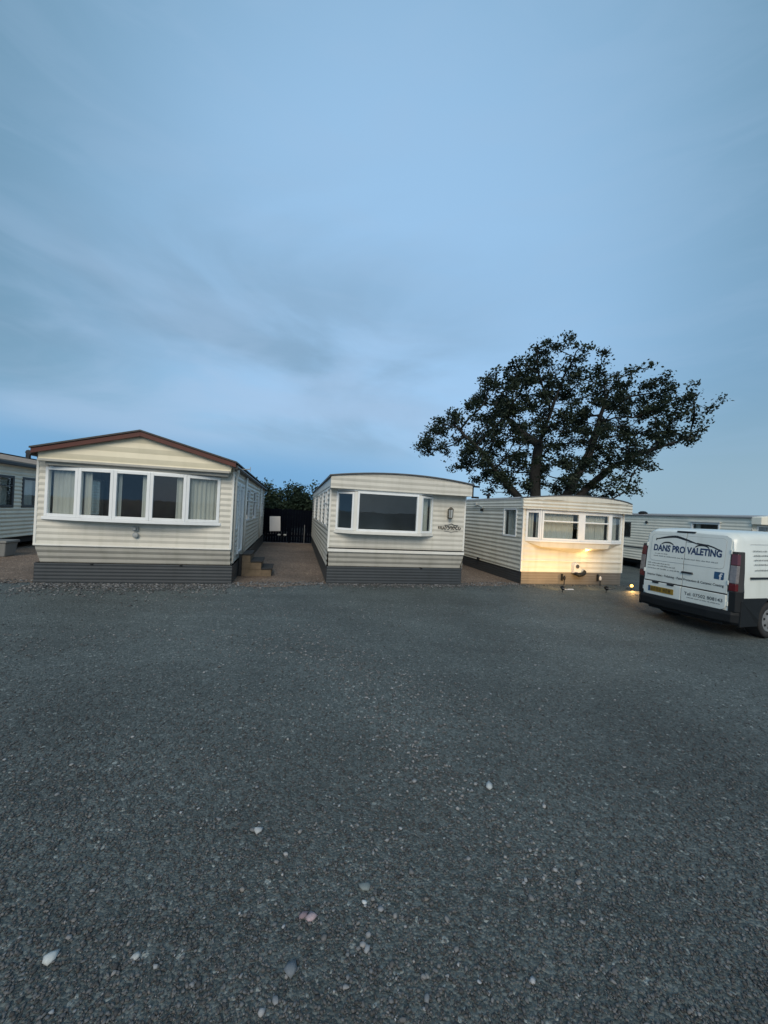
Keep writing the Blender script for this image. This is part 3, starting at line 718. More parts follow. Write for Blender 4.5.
# ------------------------------------------------------------------ long caravan behind the van
OD = (12.37, 13.1)
Dv = empty('static_caravan', (*OD, 0), R(13), 'long pale static caravan standing behind the white van', 'caravan', 'static caravans on the yard')
W, L = 3.6, 10.4
m = MB(); cladr(m, F_left(0), .0, L, .42, 2.36, [(1.05, 2.0, 1.25, 2.12), (4.85, 5.3, 1.42, 2.02), (7, 8, 1.4, 2.1)], .12, .016); m.build('side_wall', M['pale_d'], Dv, normals=False)
m = MB(); cladr(m, F_right(W), 0, L, .42, 2.36); m.build('side_wall', M['pale_d'], Dv, normals=False)
m = MB(); cladr(m, F_front(0), 0, W, .42, 2.36, [(.25, 1.5, 1.2, 2.1), (1.6, 3.3, 1.2, 2.1)]); m.build('front_wall', M['pale_d'], Dv, normals=False)
m = MB(); cladr(m, F_back(L), 0, W, .42, 2.36); m.build('rear_wall', M['pale_d'], Dv, normals=False)
room(Dv, W, L, .45, 2.3)
m = MB(); a1 = arch(-.06, W+.06, 2.40, .12); extr(m, [(-.06, 2.36), (W+.06, 2.36)] + a1[::-1], -.02, L+.05); m.build('roof', M['roofgrey'], Dv)
m = MB(); m.box(-.085, -.06, -.05, L+.06, 2.37, 2.42); m.build('gutter', M['roofgrey'], Dv, bevel=.005)
m = MB(); a1 = arch(-.08, W+.1, 2.40, .13); extr(m, [(-.08, 2.16), (W+.1, 2.16)] + a1[::-1], -.32, -.022); m.build('fascia_box', M['pale_d'], Dv, bevel=.01)
m = MB(); m.box(-.028, 0.0, 0, L, .92, .97); m.build('dark_trim', M['skirt_dark'], Dv)
lwin(Dv, 0, 4.81, 5.34, 1.38, 2.06, fm='greyframe', fw=.04)
lwin(Dv, 0, 1.0, 2.05, 1.20, 2.16, fw=.06, curt=((0, .2),))
lwin(Dv, 0, 6.96, 8.04, 1.36, 2.14, curt=((0, .2),))
m = MB(); m.box(-.09, .0, .95, 2.1, 2.168, 2.20); m.build('window_hood', M['trim'], Dv, bevel=.005)
window(Dv, (.2, 0), (.75, 0), 1.16, 2.14, curt=())
window(Dv, (.8, 0), (1.7, 0), 1.16, 2.14, curt=((0, 1),))
window(Dv, (1.8, 0), (3.35, 0), 1.16, 2.14, curt=((0, .2),))
m = MB(); m.lathe([(.06, 0), (.06, .03), (.03, .035)], Matrix.Translation((-.02, 4.0, 2.08)) @ Matrix.Rotation(-PI/2, 4, 'Y'), 14); m.build('wall_vent', M['greyframe'], Dv)
m = MB(); m.lathe([(.16, 0), (.2, .05), (.1, .12), (.0, .13)], Matrix.Translation((.5, 4.7, 2.46)), 12); m.build('roof_vent', M['black'], Dv)
m = MB(); m.box(.15, .25, .2, L-.2, .25, .42); m.box(W-.25, W-.15, .2, L-.2, .25, .42)
for d in (.6, 3.2, 4.4, 5.6, 8.2):
    for s in (.3, W-.5): m.box(s, s+.25, d, d+.3, 0, .25)
m.box(.9, 1.0, .2, L-.2, .005, .42)
m.build('chassis', M['chassis'], Dv)

# ------------------------------------------------------------------ grey caravan at the left edge
yF = R(13.5); rF = (math.cos(yF), math.sin(yF)); W, L = 3.7, 11.0
FR = (-12.0, 10.5)
Fc = empty('static_caravan', (FR[0]-W*rF[0], FR[1]-W*rF[1], 0), yF, 'grey green static caravan with brown tiled roof and dark windows, beside the red edged caravan', 'caravan', 'static caravans on the yard')
hF = [(1.54, 2.86, 1.5, 2.5), (3.36, 4.2, 1.5, 2.5), (6.5, 7.6, 1.5, 2.55)]
m = MB(); cladr(m, F_right(W), 0, L, .45, 2.98, hF, .135, .02); m.build('side_wall', M['grey_f'], Fc, normals=False)
m = MB(); cladr(m, F_left(0), 0, L, .45, 2.98); m.build('side_wall', M['grey_f'], Fc, normals=False)
m = MB(); cladr(m, F_front(0), 0, W, .45, 2.98, [(.5, 3.2, 1.5, 2.5)]); clad(m, F_front(0), 2.98, 3.35, lambda z: (z-2.98)*4.6, lambda z: W-(z-2.98)*4.6); m.build('front_wall', M['grey_f'], Fc, normals=False)
m = MB(); cladr(m, F_back(L), 0, W, .45, 2.98); clad(m, F_back(L), 2.98, 3.35, lambda z: (z-2.98)*4.6, lambda z: W-(z-2.98)*4.6); m.build('rear_wall', M['grey_f'], Fc, normals=False)
room(Fc, W, L, .5, 2.95)
m = MB()
for a, b in (((-.15, 2.99), (W/2, 3.42)), ((W/2, 3.42), (W+.15, 2.99))):
    extr(m, [a, b, (b[0], b[1]+.05), (a[0], a[1]+.05)], -.2, L+.2)
m.build('roof', M['roofbrown'], Fc)
m = MB()
for d in (-.1, L+.1): m.box(W/2-.12, W/2+.12, -.2, L+.2, 3.465, 3.49)
m.build('ridge', M['rooftile'], Fc)
for s in (-.2, W+.10):
    m = MB(); m.box(s, s+.1, -.2, L+.2, 2.88, 3.0); m.build('gutter', M['gutter'], Fc, bevel=.02)
rwin(Fc, W, 1.50, 2.90, 1.46, 2.54, fm='greyframe', fw=.09, transom=2.2, curt=((.72, 1),))
rwin(Fc, W, 3.32, 4.24, 1.46, 2.54, fm='greyframe', fw=.09, curt=((.1, .95),))
rwin(Fc, W, 6.46, 7.64, 1.46, 2.59, fm='greyframe', fw=.09)
window(Fc, (.46, 0), (3.24, 0), 1.46, 2.54, fm='greyframe', mull=(1.0, 1.8))
m = MB(); m.box(.15, W-.12, .3, L-.3, .22, .45)
for d in (.6, 3.2, 5.6, 8.2):
    for s in (.3, W-.6): m.box(s, s+.25, d, d+.3, 0, .22)
m.box(W-1.2, W-1.1, .3, L-.3, .005, .45)
m.build('chassis', M['chassis'], Fc)

# ------------------------------------------------------------------ small things round the caravans
m = MB(); m.prism([(-.27, -.22, 0), (.27, -.22, 0), (.27, .22, 0), (-.27, .22, 0)], [(-.32, -.27, .42), (.32, -.27, .42), (.32, .27, .42), (-.32, .27, .42)])
bx = empty('plastic_tub', (-11.75, 12.0, 0), .2, 'grey plastic tub with rim standing by the grey caravan', 'tub')
m.build('tub_body', M['bin'], bx, bevel=.03)
m = MB(); m.box(-.35, .35, -.30, .30, .42, .50); m.build('rim', M['bin'], bx, bevel=.02)

# wooden steps by the door of the red-edged caravan
bA = (-math.sin(YA), math.cos(YA)); rA = (math.cos(YA), math.sin(YA))
sx, sd = 4.20, 1.12
st = empty('wooden_steps', (OA[0]+rA[0]*sx+bA[0]*sd, OA[1]+rA[1]*sx+bA[1]*sd, 0), YA, 'weathered timber steps with dark treads beside the caravan door', 'steps')
for i, (w0, h0, h1) in enumerate(((.80, 0, .19), (.53, .19, .385), (.24, .385, .58))):
    m = MB(); m.box(0.02, w0, 0, .95, h0 + (.003 if i else 0), h1); m.build('step', M['wood'], st, bevel=.006)
    m = MB(); m.box(0.015 if i == 2 else (.53, .24)[i]+.004, w0+.03, -.02, .97, h1, h1+.035); m.build('tread', M['rubber'], st, bevel=.006)
m = MB(); m.box(-.06, .01, -.01, .08, 0, .6); m.build('post', M['rubber'], st, bevel=.004)

# fence, sign, lamps, pole
yaw = R(13); fx, fy = -9.2, 20.35
fe = empty('board_fence', (fx, fy, 0), yaw, 'dark navy close board fence closing the gap between two caravans', 'fence')
m = MB(); x = 0
while x < 10.6:
    w = .14; m.box(x, x+w-.006, 0, .025, .03, 1.83 + random.uniform(-.008, .008)); x += w
m.build('fence_boards', M['bluefence'], fe)
for i in range(6):
    m = MB(); m.box(i*2.1-.05, i*2.1+.05, .03, .13, 0, 1.88); m.build('post', M['bluefence'], fe, bevel=.008)
for z in (.35, 1.5):
    m = MB(); m.box(0, 10.6, .027, .065, z, z+.09); m.build('rail', M['bluefence'], fe)
fr, fb = (math.cos(yaw), math.sin(yaw)), (-math.sin(yaw), math.cos(yaw))
def fpos(px_x, off):    # point on the fence line with world X = px_x
    t = (px_x - fx) / fr[0]; return (fx + fr[0]*t - fb[0]*off, fy + fr[1]*t - fb[1]*off)
p = fpos(-5.86, .02)
m = MB(); m.box(-.28, .28, -.02, .0, -.40, .40); o = m.build('notice_board', M['board'], None, bevel=.004)
o.location = (*p, 1.02); o.rotation_euler = (0, R(-2.5), yaw); tag(o, 'blank white board fixed on the dark fence, slightly tilted', 'board')
for k, (X, lab) in enumerate(((-5.63, 'small pale round lamp on the dark fence, the one nearer the white board'), (-5.33, 'small pale round lamp on the dark fence, the one further from the white board'))):
    p = fpos(X, .0)
    lp = empty('fence_lamp', (*p, .43), yaw, lab, 'lamp', 'lamps on the fence')
    m = MB(); m.lathe([(.085, -.01), (.09, .03), (.06, .05), (.0, .055)], Matrix.Rotation(PI/2, 4, 'X') @ Matrix.Scale(.55, 4, (0, 1, 0)), 16); m.build('lamp_dome', M['palegrey'], lp, smooth=True)
    m = MB(); m.box(-.025, .025, -.02, .0, -.06, -.03); m.build('lamp_bracket', M['metalpole'], lp)
p = fpos(-4.33, .08)
m = MB(); m.tube([(0, 0, 0), (0, 0, 1.02)], .017, 8); o = m.build('steel_pole', M['metalpole']); o.location = (*p, 0); tag(o, 'thin grey steel pole standing against the dark fence', 'pole')

# solar ground lights in front of the lit caravan
M['lens'] = emit('warm_led_lens', (1.0, .60, .13), 3.2)
M['lens2'] = emit('warm_led_lens_dim', (1.0, .72, .32), 1.6)
def ground_light(x, y, aim, lab, power, lens, tilt=30, h=.10):
    e = empty('garden_light', (x, y, 0), aim, lab, 'light', 'solar lights in front of the lit caravan')
    m = MB(); m.tube([(0, 0, 0), (0, 0, h)], .008, 6); m.box(-.02, .02, -.02, .02, h-.02, h+.01); m.build('stake', M['black'], e)
    Mx = Matrix.Translation((0, 0, h+.03)) @ Matrix.Rotation(R(tilt-90), 4, 'X')
    m = MB(); m.lathe([(.025, -.07), (.045, -.05), (.055, .03), (.05, .03), (.045, .012)], Mx, 16); m.build('lamp_head', M['black'], e, smooth=True)
    m = MB(); m.lathe([(.043, .013), (.043, .02), (.02, .024)], Mx, 16); m.build('lens', M[lens], e)
    m = MB(); Pm = Mx @ Matrix.Translation((0, -.0, 0)); m.box(-.06, .06, -.16, -.04, h+.02, h+.035); m.build('solar_panel', M['edge'], e, bevel=.004)
    l = bpy.data.lights.new('garden_lamp', 'SPOT'); l.energy = power; l.color = (1, .56, .17); l.spot_size = R(140); l.spot_blend = 1.0; l.shadow_soft_size = .04
    lo_ = bpy.data.objects.new('lamp_beam', l); COL.objects.link(lo_); lo_.parent = e
    lo_.matrix_local = Mx @ Matrix.Translation((0, 0, .05)) @ Matrix.Rotation(PI, 4, 'X')
    return e
ground_light(4.98, 10.66, R(4), 'small solar ground light left of the hook-up box, shining on the caravan', 60, 'lens2', 34)
ground_light(6.36, 10.98, R(14), 'small solar ground light before the middle of the lit caravan front', 32, 'lens2', 34)
ground_light(7.46, 11.6, R(170), 'bright solar ground light facing the yard beside the van bumper', 18, 'lens', -2)
for s, lab in ((1.41, 'short black garden stake standing left in front of the lit skirting'), (2.70, 'short garden stake with white cap in front of the lit skirting')):
    x = OC[0] + math.cos(YC)*s + math.sin(YC)*.14; y = OC[1] + math.sin(YC)*s - math.cos(YC)*.14
    e = empty('garden_stake', (x, y, 0), YC, lab, 'stake', 'short stakes by the lit skirting')
    m = MB(); m.tube([(0, 0, 0), (0, 0, .16)], .014, 6); m.build('shaft', M['black'], e)
    m = MB(); m.lathe([(.02, .16), (.035, .18), (.035, .24), (.012, .29)], Matrix(), 10); m.build('cap', M['black' if s < 2 else 'board'], e)
m = MB(); m.prism([(-.17, -.03, 0), (.2, -.05, 0), (.24, .04, 0), (-.12, .07, 0)], [(-.15, -.02, .02), (.18, -.04, .025), (.22, .03, .02), (-.1, .05, .022)])
o = m.build('paving_sliver', M['board'], None, bevel=.004); o.location = (5.32, 11.12, .004); o.rotation_euler = (0, 0, .2); tag(o, 'flat pale stone slab lying before the left of the lit skirting', 'slab')

# ------------------------------------------------------------------ trees and hedge
def leaves_mesh(name, pts, size, mat_, parent, jitter, per, seed=1, up=.25):
    rng = np.random.RandomState(seed); n = len(pts)*per
    P = np.repeat(pts, per, 0) + rng.normal(0, 1, (n, 3))*jitter
    nrm = rng.normal(0, 1, (n, 3)); nrm[:, 2] = np.abs(nrm[:, 2]) + up; nrm /= np.linalg.norm(nrm, axis=1)[:, None]
    a = rng.normal(0, 1, (n, 3)); a -= nrm*(a*nrm).sum(1)[:, None]; a /= np.linalg.norm(a, axis=1)[:, None]; b = np.cross(nrm, a)
    s = (size*rng.uniform(.6, 1.3, n))[:, None]
    # a folded five-point leaf spray
    q = np.stack([P - a*s, P - a*s*.1 + b*s*.55 + nrm*s*.12, P + a*s*.9 + nrm*s*.05, P - a*s*.05 - b*s*.5 + nrm*s*.12], 1)
    V = q.reshape(-1, 3); F = np.arange(n*4).reshape(-1, 4)
    me = bpy.data.meshes.new(name); me.vertices.add(len(V)); me.vertices.foreach_set('co', V.ravel())
    me.loops.add(F.size); me.loops.foreach_set('vertex_index', F.ravel().astype(np.int32))
    me.polygons.add(len(F)); me.polygons.foreach_set('loop_start', np.arange(0, F.size, 4, dtype=np.int32)); me.update(calc_edges=True)
    me.materials.append(mat_); o = bpy.data.objects.new(name, me); COL.objects.link(o); o.parent = parent; return o

def inside(poly, x, y):
    r = np.zeros(len(x), bool); j = len(poly)-1
    for i in range(len(poly)):
        xi, yi = poly[i]; xj, yj = poly[j]
        c = ((yi > y) != (yj > y)) & (x < (xj-xi)*(y-yi)/(yj-yi+1e-12)+xi)
        r ^= c; j = i
    return r
TX, TY = 11.25, 27.0
# crown silhouette (lateral metres from the trunk, height)
crown = [(-8.9, 6.9), (-9.3, 8.2), (-8.6, 9.6), (-7.0, 10.0), (-5.6, 10.6), (-5.4, 12.6), (-4.2, 13.2), (-3.0, 14.4), (-1.4, 15.2), (.6, 15.0), (2.2, 14.3), (4.0, 14.0), (6.0, 13.6), (8.2, 13.0), (10.2, 12.4), (11.2, 11.2), (11.5, 9.6), (12.1, 8.4), (10.8, 7.7), (8.5, 7.2), (7.0, 6.2), (6.6, 4.6), (5.4, 3.6), (2.5, 3.4), (1.4, 4.4), (-1.5, 4.0), (-3.6, 3.6), (-4.8, 4.8), (-6.2, 6.3)]
crown = [(x*(.85 if x > 0 else .97) - .15, 3.4 + (z-3.4)*.86) for x, z in crown]
rng = np.random.RandomState(11)
att = []
while len(att) < 3000:
    x = rng.uniform(-9.6, 12.3, 4000); z = rng.uniform(3.3, 15, 4000); y = rng.uniform(-4, 5.2, 4000)
    k = inside(crown, x, z)
    dep = 4.6*np.sqrt(np.clip(1-((x-1.2)/11.6)**2, 0, 1))*np.sqrt(np.clip(1-((z-8.6)/7.4)**2, .05, 1))
    k &= np.abs(y-.6) < dep
    hol = np.sqrt(((x-.6)/6)**2 + ((z-7)/4.5)**2 + (y/5)**2)       # few leaves near the middle
    k &= (rng.uniform(0, 1, 4000) < np.clip(hol*1.0, .1, 1))
    k &= ~((x > 1.2) & (z < 6.0 + .16*x) & (rng.uniform(0, 1, 4000) < .5))    # open under the right-hand limbs
    gap = np.sin(x*1.5 + .7*z) * np.sin(z*1.8 - .5*x + 1.7) + .45*np.sin(y*1.1 + x*.7)
    k &= gap > -.16
    att += list(np.stack([x, y, z], 1)[k])
att = np.array(att[:3000])
nodes_ = [np.array((0., 0., 0.))]; par = [-1]
def grow_line(start, pts):
    cur = start
    for p in pts:
        p = np.array(p, float); q = nodes_[cur]; n = max(1, int(np.linalg.norm(p-q)/.42))
        for i in range(1, n+1):
            j = rng.normal(0, .025, 3) if i < n else 0
            nodes_.append(q + (p-q)*i/n + j); par.append(cur if i == 1 else len(nodes_)-2)
        cur = len(nodes_)-1
    return cur
t0 = grow_line(0, [(-.1, 0, 1.8)])
t1 = grow_line(t0, [(-.75, .1, 3.2), (-.9, .2, 5.2), (-.6, .2, 7.6), (.1, 0, 10.0)])
grow_line(t0, [(.9, -.2, 3.0), (1.5, -.4, 4.6), (2.6, -.2, 6.6), (3.4, .2, 9.0), (4.0, .4, 11.0)])
grow_line(t0, [(-1.8, -.5, 3.0), (-3.4, -.9, 4.5), (-5.0, -1.0, 6.3), (-6.8, -.8, 8.0)])
grow_line(t0, [(1.4, .6, 2.6), (3.2, 1.0, 4.4), (5.0, 1.2, 6.0), (7.4, .8, 7.3), (9.8, .2, 8.2)])
grow_line(t0, [(1.6, -.9, 2.6), (3.2, -1.4, 3.4), (4.5, -1.6, 4.1)])
grow_line(t1-6, [(-1.8, 1.2, 8.3), (-3.2, 2.2, 10.2)])
kids = {}
alive = np.ones(len(att), bool)
near = np.full(len(att), 1e9); nid = np.zeros(len(att), int); done = 0
STEP, KILL, INF = .36, .72, 6.0
for it in range(160):
    arr = np.array(nodes_[done:])
    if len(arr):
        d = np.linalg.norm(att[:, None] - arr[None], axis=2); jm = d.argmin(1); dm = d[np.arange(len(att)), jm]
        u = dm < near; near[u] = dm[u]; nid[u] = jm[u] + done
    done = len(nodes_)
    alive &= near > KILL
    act = alive & (near < INF)
    if not act.any(): break
    grp = {}
    for i in np.where(act)[0]: grp.setdefault(nid[i], []).append(i)
    for k, ii in grp.items():
        v = att[ii] - nodes_[k]; v = (v/np.linalg.norm(v, axis=1)[:, None]).mean(0) + rng.normal(0, .12, 3) + np.array((0, 0, .05))
        v /= np.linalg.norm(v) + 1e-9; p = nodes_[k] + v*STEP
        if kids.get(k) is not None and any(np.linalg.norm(p - nodes_[c]) < .1 for c in kids[k]): continue
        nodes_.append(p); par.append(k); kids.setdefault(k, []).append(len(nodes_)-1)
ND = np.array(nodes_); nn = len(ND)
ch = [[] for _ in range(nn)]
for i, p in enumerate(par):
    if p >= 0: ch[p].append(i)
rad = np.zeros(nn)
order = sorted(range(nn), key=lambda i: -i)
for i in order:
    rad[i] = .022 if not ch[i] else sum(rad[c]**2.35 for c in ch[i])**(1/2.35)
rad = np.minimum(rad*np.where(rad > .12, 2.05, 1.25), 1.05)
TR = empty('oak_tree', (TX, TY, 0), 0, 'large spreading dark tree rising behind the warmly lit caravan', 'tree')
limb = MB(); tw = MB()
for i in range(nn):
    if par[i] >= 0 and len(ch[par[i]]) and (i == ch[par[i]][0] or True):
        if not (par[par[i]] == -1 or ch[par[i]][0] != i): continue
        path = [par[i], i]; c = i
        while ch[c]: c = ch[c][0]; path.append(c)
        r_ = [max(.018, rad[k]) for k in path]; r_[0] = min(r_[0], r_[1]*1.25)
        (limb if r_[1] > .2 else tw).tube([ND[k] for k in path], r_, 9 if r_[1] > .12 else 5)
limb.build('trunk', M['bark'], TR, smooth=True, normals=False)
tw.build('branches', M['bark'], TR, smooth=True, normals=False)
# leaf clumps at and near twig ends
depth = np.zeros(nn, int)
for i in order:
    depth[i] = 0 if not ch[i] else 1 + max(depth[c] for c in ch[i])
tips = np.array([ND[i] for i in range(nn) if (depth[i] <= 1 and rad[i] < .1) or (rad[i] < .06 and ND[i][2] > 4 and i % 5 == 0)])
sel = rng.uniform(0, 1, len(tips)) < .97
tips = tips[sel]
ex = tips[rng.uniform(0, 1, len(tips)) < .7]
tips = np.concatenate([tips, ex + rng.normal(0, .30, ex.shape)*np.array((1, 1, .7))])
leaves_mesh('crown', tips, .115, M['leaf'], TR, np.array((.20, .20, .15)), 42, 5)
print('tree nodes', nn, 'tips', len(tips))

# hedge behind the fence: leafy mass with loose upright shoots
HG = empty('hedge', (-9.5, 21.7, 0), R(13), 'dark green hedge with loose shoots rising behind the navy fence', 'hedge')
rng = np.random.RandomState(5)
pts = []; stems = MB()
for i in range(4600):
    x = rng.uniform(0, 12); topz = 2.25 + .35*math.sin(x*1.7) + .25*math.sin(x*4.1+1); pts.append((x, rng.uniform(-.6, .9), topz*rng.uniform(.15, 1)**.6))
for i in range(95):
    x = rng.uniform(0, 12); y = rng.uniform(-.4, .7); h = rng.uniform(2.5, 3.25); lx, ly = rng.normal(0, .28, 2)
    path = [(x + lx*t*t, y + ly*t*t, h*(.3 + .7*t)) for t in np.linspace(0, 1, 7)]
    stems.tube(path, [.012*(1-.1*k) for k in range(7)], 4)
    for p in path[3:]: pts += [tuple(np.array(p) + rng.normal(0, .06, 3)) for _ in range(4)]
leaves_mesh('foliage', np.array(pts), .085, M['hedge'], HG, np.array((.15, .15, .13)), 13, 9)
stems.build('stems', M['bark'], HG, normals=False)

# ------------------------------------------------------------------ white van
V = empty('panel_van', (6.85, 8.0, 0), R(-72), 'white panel van with blue valeting lettering on its rear doors', 'van')
M['vanwhite'] = mat('white_van_paint', (.66, .70, .67), .28, .06, 2.0, .16, coat=.5)
M['seam'] = mat('dark_seam', (.03, .03, .032), .7, .1)
M['blue'] = mat('dark_blue_vinyl', (.012, .035, .10), .4, .05)
M['blk'] = mat('black_vinyl', (.012, .014, .018), .4, .05)
M['greyvinyl'] = mat('grey_vinyl', (.07, .08, .085), .5, .05)
M['fbblue'] = mat('badge_blue', (.015, .07, .16), .4, .15, 20)
M['redlens'] = mat('red_lens', (.085, .006, .010), .15, .1, 9, coat=.6)
M['clearlens'] = mat('clear_lens', (.17, .155, .155), .15, .25, 25, coat=.6)
M['plate'] = mat('yellow_number_plate', (.26, .165, .018), .4, .08, 6)
M['tyre'] = mat('tyre_rubber', (.016, .016, .017), .85, .1)
M['rim'] = mat('wheel_trim', (.24, .25, .26), .45, .2, 6, 0, 0, 60, .2)
M['vanglass'] = mat('dark_van_glass', (.012, .014, .016), .05, .05, 2, coat=.5)
def yr(z): return -.93 + .10*max(0, (z-.95)/.95)**1.2       # rear face leans forward with height
RY = lambda z, o=0.0: yr(z) - o
def section(y, zb, zt, hw, hwt, rr, n=6):
    """half outline -> full ring of (x,z), lower corners small, top corners round"""
    pts = []
    pts += [(0, zb), (hw-.08, zb), (hw-.02, zb+.04), (hw, zb+.12)]
    zsh = zt - rr
    for k in range(1, 6):
        t = k/5; z = zb+.12 + (zsh-zb-.12)*t
        pts.append((hw - (hw-hwt)*max(0, (z-1.0)/(1.9-1.0))**1.7 if z > 1.0 else hw, z))
    xs = pts[-1][0]
    for k in range(1, n+1):
        a = k/n*PI/2; pts.append((xs - rr*1.25*(1-math.cos(a)), zsh + rr*math.sin(a)))
    pts.append((0, zt+.012))
    return pts
SEC = [(-.93, .42, 1.84, .85, .77, .15, 1), (-.885, .40, 1.885, .91, .80, .17, 1), (-.80, .38, 1.905, .93, .815, .17, 1), (-.3, .30, 1.925, .945, .83, .16, .4), (.6, .28, 1.935, .948, .84, .16, 0), (1.6, .28, 1.93, .948, .84, .16, 0),
       (2.25, .28, 1.90, .945, .84, .16, 0), (2.65, .28, 1.70, .94, .86, .14, 0), (3.05, .28, 1.36, .935, .88, .12, 0), (3.25, .28, 1.16, .93, .9, .1, 0), (3.6, .28, 1.07, .90, .88, .1, 0), (3.82, .30, .95, .80, .8, .1, 0), (3.88, .36, .80, .66, .66, .08, 0)]
m = MB(); rings = []
for (y, zb, zt, hw, hwt, rr, lean) in SEC:
    half = section(y, zb, zt, hw, hwt, rr)
    full = half + [(-x, z) for x, z in half[-2:0:-1]]
    n0 = len(m.v); m.v += [(x, y + lean*(yr(z)+.93), z) for x, z in full]; rings.append((n0, len(full)))
for (a, k), (b, _) in zip(rings, rings[1:]):
    for i in range(k): m.f.append((a+i, a+(i+1) % k, b+(i+1) % k, b+i))
m.f.append(tuple(rings[0][0]+i for i in range(rings[0][1]))[::-1]); m.f.append(tuple(rings[-1][0]+i for i in range(rings[-1][1])))
body = m.build('body', M['vanwhite'], V, smooth=False)
cm = MB()
for y in (0, 3.0):
    for s in (-1, 1):
        cm.lathe([(.375, 0), (.375, .40)], Matrix.Translation((s*1.1, y, .36)) @ Matrix.Rotation(-s*PI/2, 4, 'Y'), 28)
cut = cm.build('cutter', M['black'], V)
bo = body.modifiers.new('arches', 'BOOLEAN'); bo.operation = 'DIFFERENCE'; bo.object = cut; bo.solver = 'EXACT'
bpy.context.view_layer.update()
dg = bpy.context.evaluated_depsgraph_get()
me2 = bpy.data.meshes.new_from_object(body.evaluated_get(dg)); body.modifiers.clear(); body.data = me2
bpy.data.objects.remove(cut)
bm = bmesh.new(); bm.from_mesh(me2)
for fc in bm.faces: fc.smooth = True
for e_ in bm.edges:
    if e_.is_manifold and e_.calc_face_angle(0) > R(38): e_.smooth = False
bm.to_mesh(me2); bm.free()
# wheel-arch liners
for y in (0, 3.0):
    for s in (-1, 1):
        m = MB(); m.lathe([(.372, 0), (.372, .225), (.0, .225)], Matrix.Translation((s*.935, y, .36)) @ Matrix.Rotation(-s*PI/2, 4, 'Y'), 28)
        # open outward: drop the outer cap
        m.f = m.f[:-2] + [m.f[-1]]
        m.build('arch_liner', M['chassis'], V, normals=False)
def wheel(x, y, s):
    Mx = Matrix.Translation((x, y, .325)) @ Matrix.Rotation(s*PI/2, 4, 'Y')
    m = MB(); m.lathe([(.20, -.09), (.29, -.10), (.318, -.085), (.325, -.05), (.325, .05), (.318, .085), (.29, .10), (.215, .092), (.205, .06)], Mx, 32); t = m.build('wheel', M['tyre'], V, smooth=True)
    m = MB(); m.lathe([(.208, .06), (.21, .085), (.195, .088), (.17, .075), (.07, .085), (.05, .10), (.0, .102)], Mx, 32); r_ = m.build('rim', M['rim'], t, smooth=True)
    m = MB()
    for k in range(7):
        a = 2*PI*k/7; Q = Mx @ Matrix.Rotation(a, 4, 'Z') @ Matrix.Translation((.135, 0, .083))
        m.lathe([(.022, -.004), (.022, .003)], Q, 10)
    m.build('rim_holes', M['black'], t)
for y in (0, 3.0):
    for s in (-1, 1): wheel(s*.83, y, s)
# rear bumper, wraps both corners
m = MB()
def bump_ring(z, out, x): return [(-x, .0-.40, z), (-x, -.84, z), (-x+.10, -.945-out, z), (-.5, -1.0-out, z), (.5, -1.0-out, z), (x-.10, -.945-out, z), (x, -.84, z), (x, -.40, z)]
lv = [(.26, -.06, .92), (.31, .0, .945), (.44, .01, .955), (.50, -.005, .95), (.505, -.045, .94)]
base = []
for z, o_, x_ in lv:
    base.append(len(m.v)); m.v += bump_ring(z, o_, x_)
for a, b in zip(base, base[1:]):
    for i in range(7): m.f.append((a+i, a+i+1, b+i+1, b+i))
m.f.append(tuple(base[0]+i for i in range(8))); m.f.append(tuple(base[-1]+i for i in range(8)))
for s in (-1, 1):     # tall black corner pieces below the lamps and side moulding to the arch
    m.prism([(s*.80, RY(.5, .012), .5), (s*.905, RY(.5, .006), .5), (s*.952, -.85, .5), (s*.957, -.80, .5), (s*.93, -.75, .5), (s*.8, -.7, .5)], [(s*.80, RY(.86, .012), .86), (s*.905, RY(.86, .006), .86), (s*.952, -.85, .86), (s*.957, -.80, .86), (s*.93, -.75, .86), (s*.8, -.7, .86)])
    yz = [(-.86, .24), (-.38, .24), (-.385, .36), (-.37, .47), (-.31, .575), (-.22, .66), (-.13, .715), (-.16, .745), (-.80, .745), (-.86, .70)]
    m.prism([(s*.92, y, z) for y, z in yz], [(s*(.962 if z > .3 else .95), y, z) for y, z in yz])
m.box(-.7, .7, -.9, -.3, .22, .3)
m.build('rear_bumper', M['black'], V, bevel=.008)
for s in (-1, 1):
    m = MB(); m.prism([(s*.93, .36, .26), (s*.965, .36, .26), (s*.965, 2.64, .26), (s*.93, 2.64, .26)], [(s*.93, .40, .46), (s*.957, .40, .46), (s*.957, 2.6, .46), (s*.93, 2.6, .46)]); m.build('side_sill', M['black'], V, bevel=.01)
